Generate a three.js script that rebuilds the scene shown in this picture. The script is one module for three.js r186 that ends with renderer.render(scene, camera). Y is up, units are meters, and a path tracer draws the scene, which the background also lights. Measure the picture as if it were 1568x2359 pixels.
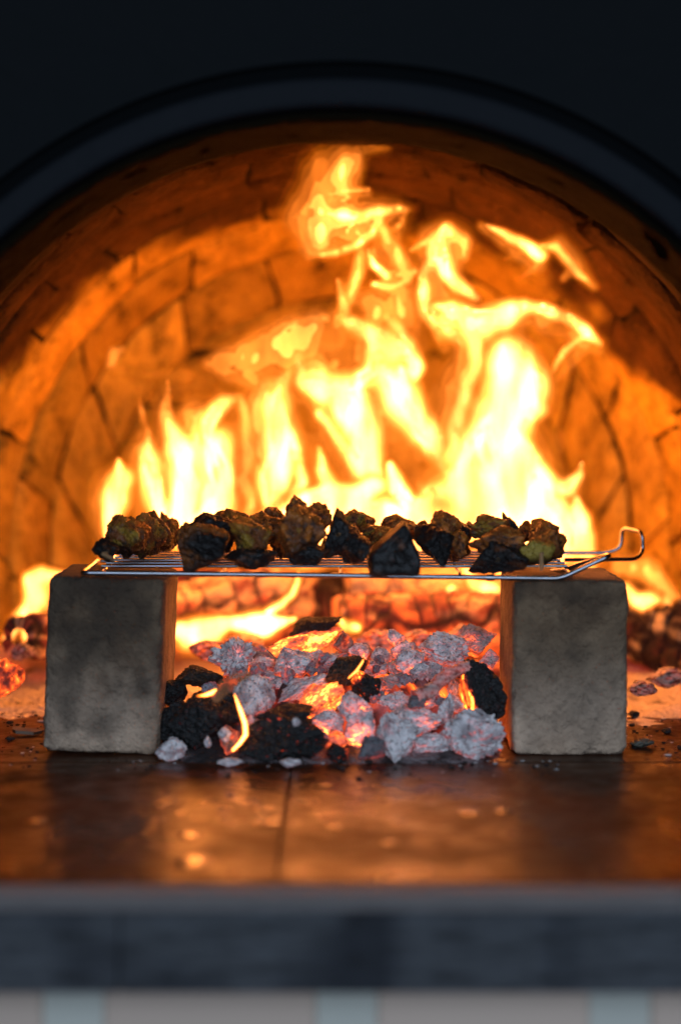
import * as THREE from 'three';
import { RoundedBoxGeometry } from 'three/addons/geometries/RoundedBoxGeometry.js';
import { mergeVertices, mergeGeometries } from 'three/addons/utils/BufferGeometryUtils.js';
import { ImprovedNoise } from 'three/addons/math/ImprovedNoise.js';
import { RectAreaLightUniformsLib } from 'three/addons/lights/RectAreaLightUniformsLib.js';

// ---------------------------------------------------------------- camera, light, exposure
const scene = new THREE.Scene();
const F = 4000, W0 = 1568, H0 = 2358, EYE = 0.32, CZ = 1.6, HORIZON = 940;   // survey units of the picture: focal length, frame, eye height, eye distance, eye line
const camera = new THREE.PerspectiveCamera(2 * Math.atan(H0 / 2 / F) * 180 / Math.PI, W0 / H0, 0.05, 40);
camera.position.set(0, EYE, CZ);
camera.lookAt(0, EYE, 0);
camera.setViewOffset(W0, H0, 0, H0 / 2 - HORIZON, W0, H0);
camera.focus = 1.69; camera.userData.fStop = 1.65;
camera.updateProjectionMatrix();
const renderer = new THREE.WebGLRenderer({ antialias: true });
renderer.setSize(680, 1024);
renderer.toneMapping = THREE.LinearToneMapping;
renderer.toneMappingExposure = 1;
renderer.shadowMap.enabled = true;

scene.background = new THREE.Color().setRGB(0.07, 0.09, 0.125);
RectAreaLightUniformsLib.init();
const dusk = new THREE.RectAreaLight(new THREE.Color().setRGB(0.7, 0.88, 1.14), 3.6, 3.4, 1.6);   // the open shade in front of the oven
dusk.name = 'open_shade'; dusk.position.set(0.1, 0.85, 3.0); dusk.lookAt(0, 0.1, 0.2); scene.add(dusk);

const FIRE = new THREE.Color().setRGB(1, 0.26, 0.025);
for (const [x, y, z, i] of [[-0.2, 0.24, -0.4, 0.16], [0.06, 0.36, -0.34, 0.2], [0.24, 0.26, -0.4, 0.18], [-0.1, 0.08, -0.3, 0.035], [0.12, 0.12, -0.46, 0.04]]) {
  const l = new THREE.PointLight(FIRE, i); l.name = 'flame_light'; l.position.set(x, y, z); l.castShadow = true; l.shadow.radius = 3; scene.add(l);
}

// ---------------------------------------------------------------- helpers
const at = (vx, vy, z) => new THREE.Vector3((vx - 784) * (CZ - z) / F, EYE - (vy - HORIZON) * (CZ - z) / F, z);
const unit = (z) => (CZ - z) / F;
const noiseMaker = new ImprovedNoise();
const N = (x, y, z) => noiseMaker.noise(x + 37.1, y + 11.7, z + 53.3);
const fbm = (x, y, z, o = 4) => { let s = 0, a = 1, t = 0; for (let i = 0; i < o; i++) { s += a * N(x, y, z); t += a; a *= 0.5; x = x * 2.03 + 5.2; y = y * 2.03 + 1.3; z = z * 2.03 + 8.7; } return s / t; };
const clamp = (x, a = 0, b = 1) => Math.min(b, Math.max(a, x));
const smooth = (a, b, x) => { const t = clamp((x - a) / (b - a)); return t * t * (3 - 2 * t); };
const lerp = (a, b, t) => a + (b - a) * t;
const mix3 = (a, b, t) => [lerp(a[0], b[0], t), lerp(a[1], b[1], t), lerp(a[2], b[2], t)];
function rng(seed) { let s = seed | 0; return () => { s = (s + 0x6d2b79f5) | 0; let t = Math.imul(s ^ (s >>> 15), 1 | s); t = (t + Math.imul(t ^ (t >>> 7), 61 | t)) ^ t; return ((t ^ (t >>> 14)) >>> 0) / 4294967296; }; }
const used = {};
const numbered = (n) => { const k = used[n] = (used[n] ?? -1) + 1; return k ? n + '_' + String(k).padStart(3, '0') : n; };
function tag(o, label, category, group, kind) { if (label) o.userData.label = label; if (category) o.userData.category = category; if (group) o.userData.group = group; if (kind) o.userData.kind = kind; return o; }
function base(name, [x, y, z], turn = 0) { const o = new THREE.Group(); o.name = numbered(name); o.position.set(x, y, z); o.rotation.y = turn; scene.add(o); return o; }
function put(name, geometry, material, parent) {
  const o = new THREE.Mesh(geometry, material); o.name = parent ? name : numbered(name); o.castShadow = o.receiveShadow = true; (parent ?? scene).add(o); return o;
}
function color(g, f) { const p = g.attributes.position, c = new Float32Array(p.count * 3); for (let i = 0; i < p.count; i++) c.set(f(p.getX(i), p.getY(i), p.getZ(i), i), i * 3); g.setAttribute('color', new THREE.BufferAttribute(c, 3)); return g; }

// textures that tile: noise on a torus of lattice cells
function tileNoise(size, cells, seed, octaves = 4) {
  const out = new Float32Array(size * size);
  let amp = 1, total = 0;
  for (let o = 0; o < octaves; o++) {
    const n = cells << o, r = rng(seed + o * 101), lat = new Float32Array(n * n).map(() => r() * 2 - 1);
    for (let y = 0; y < size; y++) for (let x = 0; x < size; x++) {
      const fx = x / size * n, fy = y / size * n, ix = Math.floor(fx), iy = Math.floor(fy); let u = fx - ix, v = fy - iy; u = u * u * (3 - 2 * u); v = v * v * (3 - 2 * v);
      const x1 = (ix + 1) % n, y1 = (iy + 1) % n;
      out[y * size + x] += amp * lerp(lerp(lat[iy * n + ix], lat[iy * n + x1], u), lerp(lat[y1 * n + ix], lat[y1 * n + x1], u), v);
    }
    total += amp; amp *= 0.55;
  }
  for (let i = 0; i < out.length; i++) out[i] = out[i] / total;
  return out;
}
function texture(size, f, srgb = false) {
  const d = new Uint8Array(size * size * 4);
  for (let i = 0; i < size * size; i++) { const c = f(i); d[i * 4] = clamp(c[0]) * 255; d[i * 4 + 1] = clamp(c[1]) * 255; d[i * 4 + 2] = clamp(c[2]) * 255; d[i * 4 + 3] = 255; }
  const t = new THREE.DataTexture(d, size, size); t.wrapS = t.wrapT = THREE.RepeatWrapping; t.magFilter = THREE.LinearFilter; if (srgb) t.colorSpace = THREE.SRGBColorSpace; t.needsUpdate = true; return t;
}
const scaled = (t, u, v = u) => { const c = t.clone(); c.repeat.set(u, v); c.needsUpdate = true; return c; };
const nFine = tileNoise(512, 24, 5, 4), nMid = tileNoise(512, 8, 9, 6), nCoarse = tileNoise(512, 4, 21, 7), nSpeck = tileNoise(512, 60, 33, 2);
const grainBump = texture(512, (i) => { const v = 0.5 + 0.45 * nFine[i] + 0.35 * nMid[i]; return [v, v, v]; });
const brickMap = texture(512, (i) => { const v = 0.72 + 0.5 * nMid[i] + 0.3 * nFine[i] - 0.35 * smooth(0.3, 0.6, nSpeck[i]); return [v, v * 0.98, v * 0.95]; });
const blockMap = texture(512, (i) => {
  const stain = smooth(-0.1, 0.35, nCoarse[i]), pale = smooth(0.1, 0.45, nMid[i]), pit = smooth(0.42, 0.6, nSpeck[i]);
  let c = mix3([0.44, 0.41, 0.36], [0.27, 0.235, 0.195], stain); c = mix3(c, [0.55, 0.53, 0.48], pale * 0.55); c = mix3(c, [0.2, 0.19, 0.17], pit * 0.3);
  const g = 1 + 0.3 * nFine[i]; return [c[0] * g, c[1] * g, c[2] * g];
});
const floorMap = texture(512, (i) => {
  const s = smooth(0.0, 0.5, nCoarse[i]), k = smooth(0.3, 0.55, nMid[i]), g = 1 + 0.35 * nFine[i]; let c = mix3([0.66, 0.55, 0.5], [0.36, 0.31, 0.3], s); c = mix3(c, [0.2, 0.18, 0.18], k * 0.8); return [c[0] * g, c[1] * g, c[2] * g];
});
const floorRough = texture(512, (i) => { const v = 0.38 + 0.36 * nCoarse[i] + 0.2 * nFine[i]; return [v, clamp(v, 0.18, 0.8), v]; });
// heat ramp: u = temperature
const RAMP = [[0, 0, 0, 0], [0.2, 0.012, 0.0006, 0], [0.4, 0.2, 0.012, 0.004], [0.6, 0.85, 0.075, 0.012], [0.8, 2.4, 0.36, 0.035], [1, 8, 2.3, 0.28]];
const heat = (() => {
  const n = 256, d = new Float32Array(n * 4 * 4);
  for (let y = 0; y < 4; y++) for (let i = 0; i < n; i++) {
    const t = i / (n - 1); let k = 0; while (k < RAMP.length - 2 && t > RAMP[k + 1][0]) k++;
    const u = (t - RAMP[k][0]) / (RAMP[k + 1][0] - RAMP[k][0]); for (let c = 0; c < 3; c++) d[(y * n + i) * 4 + c] = lerp(RAMP[k][c + 1], RAMP[k + 1][c + 1], u); d[(y * n + i) * 4 + 3] = 1;
  }
  const t = new THREE.DataTexture(d, n, 4, THREE.RGBAFormat, THREE.FloatType); t.magFilter = THREE.LinearFilter; t.channel = 1; t.needsUpdate = true; return t;
})();
const phys = (o) => new THREE.MeshPhysicalMaterial(o);
const std = (o) => new THREE.MeshStandardMaterial(o);
const M = {
  brick: phys({ vertexColors: true, map: scaled(brickMap, 3.5), bumpMap: scaled(grainBump, 5), bumpScale: 0.005, roughness: 0.92, specularIntensity: 0.15 }),
  mortar: phys({ color: new THREE.Color().setRGB(0.012, 0.008, 0.005), roughness: 1, specularIntensity: 0.1 }),
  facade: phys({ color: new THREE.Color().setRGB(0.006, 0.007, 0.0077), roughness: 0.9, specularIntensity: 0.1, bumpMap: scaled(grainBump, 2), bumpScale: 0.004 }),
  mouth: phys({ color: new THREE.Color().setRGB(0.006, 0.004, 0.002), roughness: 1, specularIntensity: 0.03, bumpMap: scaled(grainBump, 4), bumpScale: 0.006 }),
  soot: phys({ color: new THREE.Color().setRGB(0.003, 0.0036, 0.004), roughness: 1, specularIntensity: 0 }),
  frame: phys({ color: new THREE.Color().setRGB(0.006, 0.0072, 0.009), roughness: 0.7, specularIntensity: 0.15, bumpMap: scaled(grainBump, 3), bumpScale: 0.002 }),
  tile: phys({ specularIntensity: 0.34, vertexColors: true, map: scaled(floorMap, 2.1), roughnessMap: scaled(floorRough, 2.4), roughness: 1, bumpMap: scaled(grainBump, 4), bumpScale: 0.0016 }),
  lip: std({ color: new THREE.Color().setRGB(0.46, 0.4, 0.37), roughness: 0.8, bumpMap: scaled(grainBump, 5), bumpScale: 0.006 }),
  ledge: std({ vertexColors: true, map: scaled(brickMap, 2), roughness: 0.8, bumpMap: scaled(grainBump, 5), bumpScale: 0.004 }),
  paleMortar: std({ color: new THREE.Color().setRGB(0.4, 0.39, 0.33), roughness: 0.95 }),
  paleBrick: std({ vertexColors: true, roughness: 0.95 }),
  block: std({ map: scaled(blockMap, 3.6), bumpMap: scaled(grainBump, 9), bumpScale: 0.004, roughness: 0.9, vertexColors: true }),
  steel: std({ color: new THREE.Color().setRGB(0.28, 0.28, 0.3), metalness: 1, roughness: 0.24 }),
  coal: std({ vertexColors: true, roughness: 0.95, bumpMap: scaled(grainBump, 14), bumpScale: 0.004, emissive: 0xffffff, emissiveMap: heat }),
  char: std({ vertexColors: true, roughness: 0.62, bumpMap: scaled(grainBump, 12), bumpScale: 0.006, emissive: 0xffffff, emissiveMap: heat }),
  ash: std({ vertexColors: true, roughness: 1, bumpMap: scaled(grainBump, 8), bumpScale: 0.008, emissive: 0xffffff, emissiveMap: heat }),
  meat: new THREE.MeshPhysicalMaterial({ vertexColors: true, roughness: 0.58, clearcoat: 0.12, specularIntensity: 0.6, clearcoatRoughness: 0.25, bumpMap: scaled(grainBump, 16), bumpScale: 0.004 }),
  stick: std({ color: new THREE.Color().setRGB(0.35, 0.2, 0.09), roughness: 0.7 }),
  flame: new THREE.MeshBasicMaterial({ vertexColors: true, transparent: true, side: THREE.DoubleSide, depthWrite: false }),
  flake: std({ vertexColors: true, roughness: 0.9 }),
  oil: new THREE.MeshPhysicalMaterial({ color: new THREE.Color().setRGB(0.12, 0.05, 0.015), roughness: 0.22, ior: 1.6 }),
};

// a sheet of brick: a grid bent by place(a, b, h) with its rim turned down to the joint
function bentBrick(a0, a1, b0, b1, place, { na = 9, nb = 6, gap = 0.003, gapA = 0.0028, skew = [0, 0], rise = 0.008, tint, seed = 0, uneven = 0 } = {}) {
  const pos = [], uv = [], idx = [], ea = (a1 - a0), eb = (b1 - b0), row = na + 3, r = rng(seed + 17), tilt = [r() - 0.5, r() - 0.5, (r() - 0.5) * uneven];
  for (let j = -1; j <= nb + 1; j++) for (let i = -1; i <= na + 1; i++) {
    const rim = i < 0 || j < 0 || i > na || j > nb, u = clamp(i / na), v = clamp(j / nb);
    const s0 = a0 + skew[0] * (v - 0.5), s1 = a1 + skew[1] * (v - 0.5), a = s0 + gapA + (s1 - s0 - 2 * gapA) * u, b = b0 + gap + (eb - 2 * gap) * v;
    const edge = Math.min(u, 1 - u, v * 1.0, 1 - v) < 1e-6 ? 0.35 : 1;
    const h = rim ? -0.004 : rise * edge + tilt[2] + uneven * (tilt[0] * (u - 0.5) + tilt[1] * (v - 0.5)) + 0.0035 * fbm(a * 22 + seed, b * 22, seed * 0.37, 3);
    pos.push(...place(a + 0.004 * N(a * 30, b * 30, seed) * (edge < 1 ? 1 : 0), b + 0.004 * N(b * 30, a * 30, seed + 9) * (edge < 1 ? 1 : 0), h)); uv.push(a + seed * 0.13, b + seed * 0.07);
  }
  for (let j = 0; j < nb + 2; j++) for (let i = 0; i < na + 2; i++) { const k = j * row + i; idx.push(k, k + 1, k + row, k + 1, k + row + 1, k + row); }
  const g = new THREE.BufferGeometry(); g.setAttribute('position', new THREE.Float32BufferAttribute(pos, 3)); g.setAttribute('uv', new THREE.Float32BufferAttribute(uv, 2)); g.setIndex(idx);
  if (tint) color(g, tint);
  g.computeVertexNormals(); return g;
}

// ---------------------------------------------------------------- the oven: vault of brick rings, back wall, mouth, ledge, wall below
const SPRING = 0.15;
const PROFILE = [[0.09, 0.45], [-0.12, 0.46], [-0.32, 0.458], [-0.48, 0.442], [-0.6, 0.412], [-0.68, 0.368], [-0.72, 0.315]];
const prof = (() => {
  const c = new THREE.CatmullRomCurve3(PROFILE.map(([z, r]) => new THREE.Vector3(z, r, 0))), n = 200, pts = c.getPoints(n), len = [0];
  for (let i = 1; i <= n; i++) len.push(len[i - 1] + pts[i].distanceTo(pts[i - 1]));
  return { total: len[n], get(t) { let i = 1; while (i < n && len[i] < t) i++; const u = (t - len[i - 1]) / (len[i] - len[i - 1]), p = pts[i - 1].clone().lerp(pts[i], u), d = pts[i].clone().sub(pts[i - 1]).normalize(); return { z: p.x, r: p.y, dz: d.x, dr: d.y }; } };
})();
// s in metres along the section from the middle of the crown, t along the profile, h towards the inside
function vault(s, t, h) {
  const p = prof.get(t), q = p.r * Math.PI / 2, k = Math.abs(s) / q, sg = Math.sign(s) || 1;
  const ang = Math.PI / 2 * Math.min(1, k), inX = -Math.sin(ang), inY = -Math.cos(ang), x = p.r * Math.sin(ang), y = SPRING + p.r * Math.cos(ang) - Math.max(0, k - 1) * q;
  const nz = p.dr < 0 ? -p.dr : 0, nr = Math.abs(p.dz);
  return [sg * (x + inX * nr * h), y + inY * nr * h, p.z + nz * h];
}
function sootTint(seed, dark = 0) {
  const r = rng(seed), tone = 0.66 + 0.5 * r(), warm = r();
  return (x, y, z) => {
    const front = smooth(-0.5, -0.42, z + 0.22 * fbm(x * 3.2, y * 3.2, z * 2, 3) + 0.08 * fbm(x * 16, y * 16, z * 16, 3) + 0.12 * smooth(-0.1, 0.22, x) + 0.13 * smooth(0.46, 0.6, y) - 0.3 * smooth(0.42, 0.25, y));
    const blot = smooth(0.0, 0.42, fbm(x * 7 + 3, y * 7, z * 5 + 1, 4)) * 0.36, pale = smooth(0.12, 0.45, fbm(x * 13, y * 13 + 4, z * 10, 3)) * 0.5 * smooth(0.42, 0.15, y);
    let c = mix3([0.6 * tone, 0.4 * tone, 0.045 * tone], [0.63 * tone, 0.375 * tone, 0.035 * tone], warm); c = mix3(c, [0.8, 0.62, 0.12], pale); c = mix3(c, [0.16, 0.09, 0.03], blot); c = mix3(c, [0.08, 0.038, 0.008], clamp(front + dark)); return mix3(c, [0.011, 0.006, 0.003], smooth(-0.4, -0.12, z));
  };
}
const oven = base('brick_oven', [0, 0, 0]); tag(oven, 'arched brick oven with dark front and sooty brick lined vault', 'oven');
{
  // lining behind the bricks, with an outer skin
  const grid = (h, flip) => {
    const pos = [], idx = [], ns = 60, nt = 30;
    for (let j = 0; j <= nt; j++) for (let i = 0; i <= ns; i++) { const t = prof.total * j / nt, p = prof.get(t), half = p.r * Math.PI / 2 + SPRING + 0.02; pos.push(...vault((i / ns * 2 - 1) * half, t, h)); }
    for (let j = 0; j < nt; j++) for (let i = 0; i < ns; i++) { const k = j * (ns + 1) + i; flip ? idx.push(k, k + ns + 1, k + 1, k + 1, k + ns + 1, k + ns + 2) : idx.push(k, k + 1, k + ns + 1, k + 1, k + ns + 2, k + ns + 1); }
    const g = new THREE.BufferGeometry(); g.setAttribute('position', new THREE.Float32BufferAttribute(pos, 3)); g.setIndex(idx); g.computeVertexNormals(); return g;
  };
  const slab = (w, h, d, x, y, z) => { const g = new THREE.BoxGeometry(w, h, d); g.translate(x, y, z); g.deleteAttribute('uv'); return g; };
  put('vault_lining', mergeGeometries([grid(-0.001), grid(-0.09, true), slab(1.1, 0.75, 0.06, 0, 0.36, -0.7605)]), M.mortar, oven);
  // brick rings
  const rings = 10, step = prof.total / rings, jr = rng(4242); let seed = 100;
  const cuts = (from, to, w) => { const c = [[from, 0]]; let x = from + w * (0.4 + 0.8 * jr()); while (x < to - w * 0.45) { c.push([x, (jr() - 0.5) * 0.036]); x += w * (0.65 + 0.75 * jr()); } c.push([to, 0]); return c; };
  for (let k = 0; k < rings; k++) {
    const t0 = k * step, t1 = t0 + step, p = prof.get(t0 + step / 2), half = p.r * Math.PI / 2 + SPRING, c = cuts(-half, half, 0.19);
    for (let i = 0; i < c.length - 1; i++) {
      if (k < 2 && (i < 1 || i > c.length - 3)) continue;
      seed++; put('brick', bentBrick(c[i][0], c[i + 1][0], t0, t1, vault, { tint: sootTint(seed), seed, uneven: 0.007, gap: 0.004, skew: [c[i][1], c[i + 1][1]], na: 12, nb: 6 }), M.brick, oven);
    }
  }
  // back wall in level courses
  const back = (a, b, h) => [a, b, -0.73 + h]; let y0 = 0;
  for (const hgt of [0.07, 0.085, 0.078, 0.09, 0.072, 0.08, 0.07]) {
    const c = cuts(-0.42, 0.42, 0.19);
    for (let i = 0; i < c.length - 1; i++) {
      const mx = clamp(0, Math.min(c[i][0], c[i + 1][0]), Math.max(c[i][0], c[i + 1][0])); if (Math.hypot(mx, Math.max(0, y0 - SPRING)) > 0.36) continue;
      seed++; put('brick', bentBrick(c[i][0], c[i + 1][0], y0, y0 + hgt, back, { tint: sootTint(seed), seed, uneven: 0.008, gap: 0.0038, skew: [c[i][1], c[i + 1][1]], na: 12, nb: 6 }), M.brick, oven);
    }
    y0 += hgt;
  }
  // mouth: a short barrel of two brick rings, sooty
  const Z0 = 0.092, Z1 = 0.205, R = 0.396, MC = 0.157;
  const mouth = (s, t, h) => { const a = s / R, r = R - h; return [r * Math.sin(a), MC + r * Math.cos(a), t]; };
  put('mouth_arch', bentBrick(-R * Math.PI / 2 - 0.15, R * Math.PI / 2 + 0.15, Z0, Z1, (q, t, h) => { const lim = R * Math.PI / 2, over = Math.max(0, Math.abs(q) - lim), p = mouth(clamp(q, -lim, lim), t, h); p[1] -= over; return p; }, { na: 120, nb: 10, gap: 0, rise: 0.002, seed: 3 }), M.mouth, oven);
  const arch = (ro, ri, depth, outerBox) => {
    const sh = new THREE.Shape();
    if (outerBox) { sh.moveTo(-1.3, -0.5); sh.lineTo(-ri, -0.5); } else { sh.moveTo(-ro, 0); sh.lineTo(-ri, 0); }
    sh.lineTo(-ri, MC); sh.absarc(0, MC, ri, Math.PI, 0, true);
    if (outerBox) { sh.lineTo(ri, -0.5); sh.lineTo(1.3, -0.5); sh.lineTo(1.3, 1.3); sh.lineTo(-1.3, 1.3); } else { sh.lineTo(ri, 0); sh.lineTo(ro, 0); sh.lineTo(ro, MC); sh.absarc(0, MC, ro, 0, Math.PI, false); }
    sh.closePath();
    return new THREE.ExtrudeGeometry(sh, { depth, bevelEnabled: !outerBox, bevelThickness: 0.006, bevelSize: 0.005, bevelSegments: 3, curveSegments: 64 });
  };
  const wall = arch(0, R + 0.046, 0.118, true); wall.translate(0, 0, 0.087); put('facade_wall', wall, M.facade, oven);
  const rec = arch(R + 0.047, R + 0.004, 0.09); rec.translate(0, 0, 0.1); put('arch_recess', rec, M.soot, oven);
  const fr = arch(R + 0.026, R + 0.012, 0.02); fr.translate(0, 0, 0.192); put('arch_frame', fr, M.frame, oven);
  // ledge: pale worn lip, dark stone face, brick wall below
  const lip = new RoundedBoxGeometry(2.2, 0.011, 0.03, 3, 0.005); lip.translate(0, -0.0058, 0.4435); put('ledge_lip', lip, M.lip, oven);
  const face = base('ledge_face', [0, 0, 0]); oven.add(face); face.name = 'ledge_face';
  for (const [x0, x1] of [[-1.1, -0.6465], [-0.6465, -0.146], [-0.146, 0.3545], [0.3545, 1.1]]) {
    const g = mergeVertices(new THREE.BoxGeometry(x1 - x0 - 0.0016, 0.054, 0.4, 60, 6, 2)); g.translate((x0 + x1) / 2, -0.0394, 0.2515);
    color(g, (x, y, z) => mix3([0.12, 0.128, 0.142], [0.035, 0.04, 0.052], clamp(0.75 * smooth(0.05, 0.3, fbm(x * 8 + 1.5, y * 7, 0.3, 4)) + smooth(0.026, 0.008, Math.abs(x - 0.018 - 0.2 * (y + 0.04))) * 0.8 + smooth(0.018, 0.006, Math.abs(x - 0.146)) * 0.6))); put('slab', g, M.ledge, face);
  }
  const bw = base('base_wall', [0, 0, 0]); oven.add(bw); bw.name = 'base_wall';
  const core = new THREE.BoxGeometry(2.2, 1.0, 0.3); core.translate(0, -0.57, 0.255); put('mortar', core, M.paleMortar, bw);
  for (let j = 0; j < 4; j++) for (let i = -5; i < 6; i++) {
    const g = new RoundedBoxGeometry(0.146, 0.075, 0.06, 2, 0.004), x = -0.0895 + (i + (j % 2) * 0.5) * 0.1875; g.translate(x, -0.112 - j * 0.097, 0.379);
    const r = rng(i * 7 + j * 31 + 400), t = 0.92 + 0.16 * r(); color(g, () => [0.42 * t, 0.32 * t, 0.25 * t]); put('brick', g, M.paleBrick, bw);
  }
}
// hearth floor
{
  const floor = base('hearth_floor', [0, 0, 0]); tag(floor, 'oven floor of large dark clay tiles', null, null, 'structure');
  const xs = [-0.944, -0.494, -0.044, 0.406, 0.856], zs = [0.428, 0.03, -0.27, -0.57, -0.87, -1.0];
  for (let j = 0; j < zs.length - 1; j++) for (let i = 0; i < xs.length - 1; i++) {
    const w = xs[i + 1] - xs[i] - 0.0014, d = zs[j] - zs[j + 1] - (j ? 0.003 : 0.0015), g = new RoundedBoxGeometry(w, 0.03, d, 2, 0.0016), p = g.attributes.position, uv = g.attributes.uv;
    const cx = (xs[i] + xs[i + 1]) / 2, cz = (zs[j] + zs[j + 1]) / 2, r = rng(i * 13 + j * 71);
    g.translate(cx, -0.0152 + (r() - 0.5) * 0.0006, cz);
    for (let k = 0; k < p.count; k++) uv.setXY(k, p.getX(k) + i * 0.37, p.getZ(k) + p.getY(k) + j * 0.23);
    const t = 0.9 + 0.25 * r();
    color(g, (x, y, z) => { const s = 0.055 * t; return mix3([s * 1.9, s * 0.72, s * 0.26], [0.05, 0.045, 0.042], smooth(0.1, -0.02, z) * 0.2); });
    put('tile', g, M.tile, floor);
  }
  const bed = new THREE.BoxGeometry(1.9, 0.02, 1.45); bed.translate(0, -0.0315, -0.3); put('mortar_bed', bed, M.mortar, floor);
}

// ---------------------------------------------------------------- lumps: coal, meat, char
function lump(seed, hx, hy, hz, { detail = 13, facets = 11, p = 12, rough = 0.1, fine = 0.05, nodules = 0, box = 0 } = {}) {
  let g = new THREE.IcosahedronGeometry(1, detail); g.deleteAttribute('normal'); g.deleteAttribute('uv'); g = mergeVertices(g, 1e-4);
  const r = rng(seed * 977 + 3), planes = [], pos = g.attributes.position, v = new THREE.Vector3();
  for (let i = 0; i < facets; i++) { const y = 1 - 2 * (i + 0.5) / facets, a = i * 2.399 + r() * 1.2, q = Math.sqrt(1 - y * y); planes.push([q * Math.cos(a), y + (r() - 0.5) * 0.3, q * Math.sin(a), 0.72 + 0.3 * r()]); }
  if (box) { planes.length = 0; for (const [x, y, z] of [[1, 0, 0], [-1, 0, 0], [0, 1, 0], [0, -1, 0], [0, 0, 1], [0, 0, -1]]) planes.push([x + 0.1 * (r() - 0.5), y + 0.1 * (r() - 0.5), z + 0.1 * (r() - 0.5), 0.9]); rough *= 0.5; }
  for (let i = 0; i < pos.count; i++) {
    v.fromBufferAttribute(pos, i).normalize();
    let s = 0; for (const [a, b, c, h] of planes) { const m = (a * v.x + b * v.y + c * v.z) / h; if (m > 0) s += Math.pow(m, p); }
    let d = Math.pow(s, -1 / p);
    d *= 1 + rough * fbm(v.x * 1.9 + seed, v.y * 1.9, v.z * 1.9, 3) + fine * fbm(v.x * 6, v.y * 6 + seed, v.z * 6, 3) - fine * 0.8 * smooth(0.12, 0.0, Math.abs(N(v.x * 3.1, v.y * 3.1, v.z * 3.1 + seed)));
    if (nodules) d *= 1 + nodules * (Math.abs(N(v.x * 3.4 + seed, v.y * 3.4, v.z * 3.4)) * 1.6 + Math.abs(N(v.x * 7 + seed, v.y * 7, v.z * 7)) * 0.7 - 0.5);
    pos.setXYZ(i, v.x * d, v.y * d, v.z * d);
  }
  g.computeBoundingBox(); const b = g.boundingBox, c = b.getCenter(new THREE.Vector3()), e = b.getSize(new THREE.Vector3()).multiplyScalar(0.5);
  g.translate(-c.x, -c.y, -c.z); g.scale(hx / e.x, hy / e.y, hz / e.z); return g;
}
// finish: smooth normals, box-projected uv in metres, colour and heat per vertex
function finish(g, tint, temp) {
  g.computeVertexNormals(); g.computeBoundingBox();
  const b = g.boundingBox, e = b.getSize(new THREE.Vector3()).multiplyScalar(0.5), n0 = g.attributes.normal, p0 = g.attributes.position, n = p0.count, col = new Float32Array(n * 3), uv1 = new Float32Array(n * 2);
  for (let i = 0; i < n; i++) {
    const x = p0.getX(i) / e.x, y = p0.getY(i) / e.y, z = p0.getZ(i) / e.z;
    col.set(tint(x, y, z, n0.getX(i), n0.getY(i), n0.getZ(i)), i * 3); uv1[i * 2] = temp ? clamp(temp(x, y, z, n0.getX(i), n0.getY(i), n0.getZ(i)), 0.002, 0.998) : 0.002; uv1[i * 2 + 1] = 0.5;
  }
  g.setAttribute('color', new THREE.BufferAttribute(col, 3)); g.setAttribute('uv1', new THREE.BufferAttribute(uv1, 2));
  g = g.toNonIndexed(); const p = g.attributes.position, uv = new Float32Array(p.count * 2), a = new THREE.Vector3(), q = new THREE.Vector3(), w = new THREE.Vector3();
  for (let f = 0; f < p.count; f += 3) {
    a.fromBufferAttribute(p, f); q.fromBufferAttribute(p, f + 1).sub(a); w.fromBufferAttribute(p, f + 2).sub(a); q.cross(w); const ax = Math.abs(q.x), ay = Math.abs(q.y), az = Math.abs(q.z);
    for (let k = 0; k < 3; k++) { const x = p.getX(f + k), y = p.getY(f + k), z = p.getZ(f + k); uv.set(ax > ay && ax > az ? [z, y] : ay > az ? [x, z] : [x, y], (f + k) * 2); }
  }
  g.setAttribute('uv', new THREE.BufferAttribute(uv, 2)); return g;
}

// ---------------------------------------------------------------- the two blocks that carry the grill
function block(w, h, d, seed) {
  const g = new RoundedBoxGeometry(w, h, d, 6, 0.007);
  const dense = mergeVertices(new THREE.BoxGeometry(w, h, d, 26, 40, 30)), p = dense.attributes.position, n = new THREE.Vector3(), c = new THREE.Vector3(), q = new THREE.Vector3();
  g.dispose(); dense.deleteAttribute('normal'); dense.deleteAttribute('uv'); const m = mergeVertices(dense), pos = m.attributes.position, R = 0.008, hw = w / 2, hh = h / 2, hd = d / 2;
  for (let i = 0; i < pos.count; i++) {
    q.fromBufferAttribute(pos, i); const rr = R * (1 + 1.5 * fbm(q.x * 40 + seed, q.y * 40, q.z * 40, 3));
    c.set(clamp(q.x, -hw + rr, hw - rr), clamp(q.y, -hh + rr, hh - rr), clamp(q.z, -hd + rr, hd - rr)); n.copy(q).sub(c); const l = n.length();
    if (l > 1e-6) q.copy(c).addScaledVector(n, rr / l);
    else n.set(0, 0, 0);
    const k = 0.0011 * fbm(q.x * 50, q.y * 50 + seed, q.z * 50, 3); q.x += k; q.z += k; pos.setXYZ(i, q.x, q.y, q.z);
  }
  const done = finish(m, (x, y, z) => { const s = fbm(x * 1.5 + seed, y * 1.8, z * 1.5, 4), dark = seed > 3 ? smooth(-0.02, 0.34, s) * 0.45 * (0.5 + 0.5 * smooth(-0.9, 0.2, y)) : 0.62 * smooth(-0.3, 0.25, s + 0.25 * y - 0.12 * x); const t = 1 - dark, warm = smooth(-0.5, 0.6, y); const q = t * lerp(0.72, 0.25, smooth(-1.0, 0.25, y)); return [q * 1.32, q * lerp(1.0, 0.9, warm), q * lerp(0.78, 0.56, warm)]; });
  const uv = done.attributes.uv; for (let i = 0; i < uv.count; i++) uv.setXY(i, uv.getX(i) + seed * 0.131, uv.getY(i) + seed * 0.077); return done;
}
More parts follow.
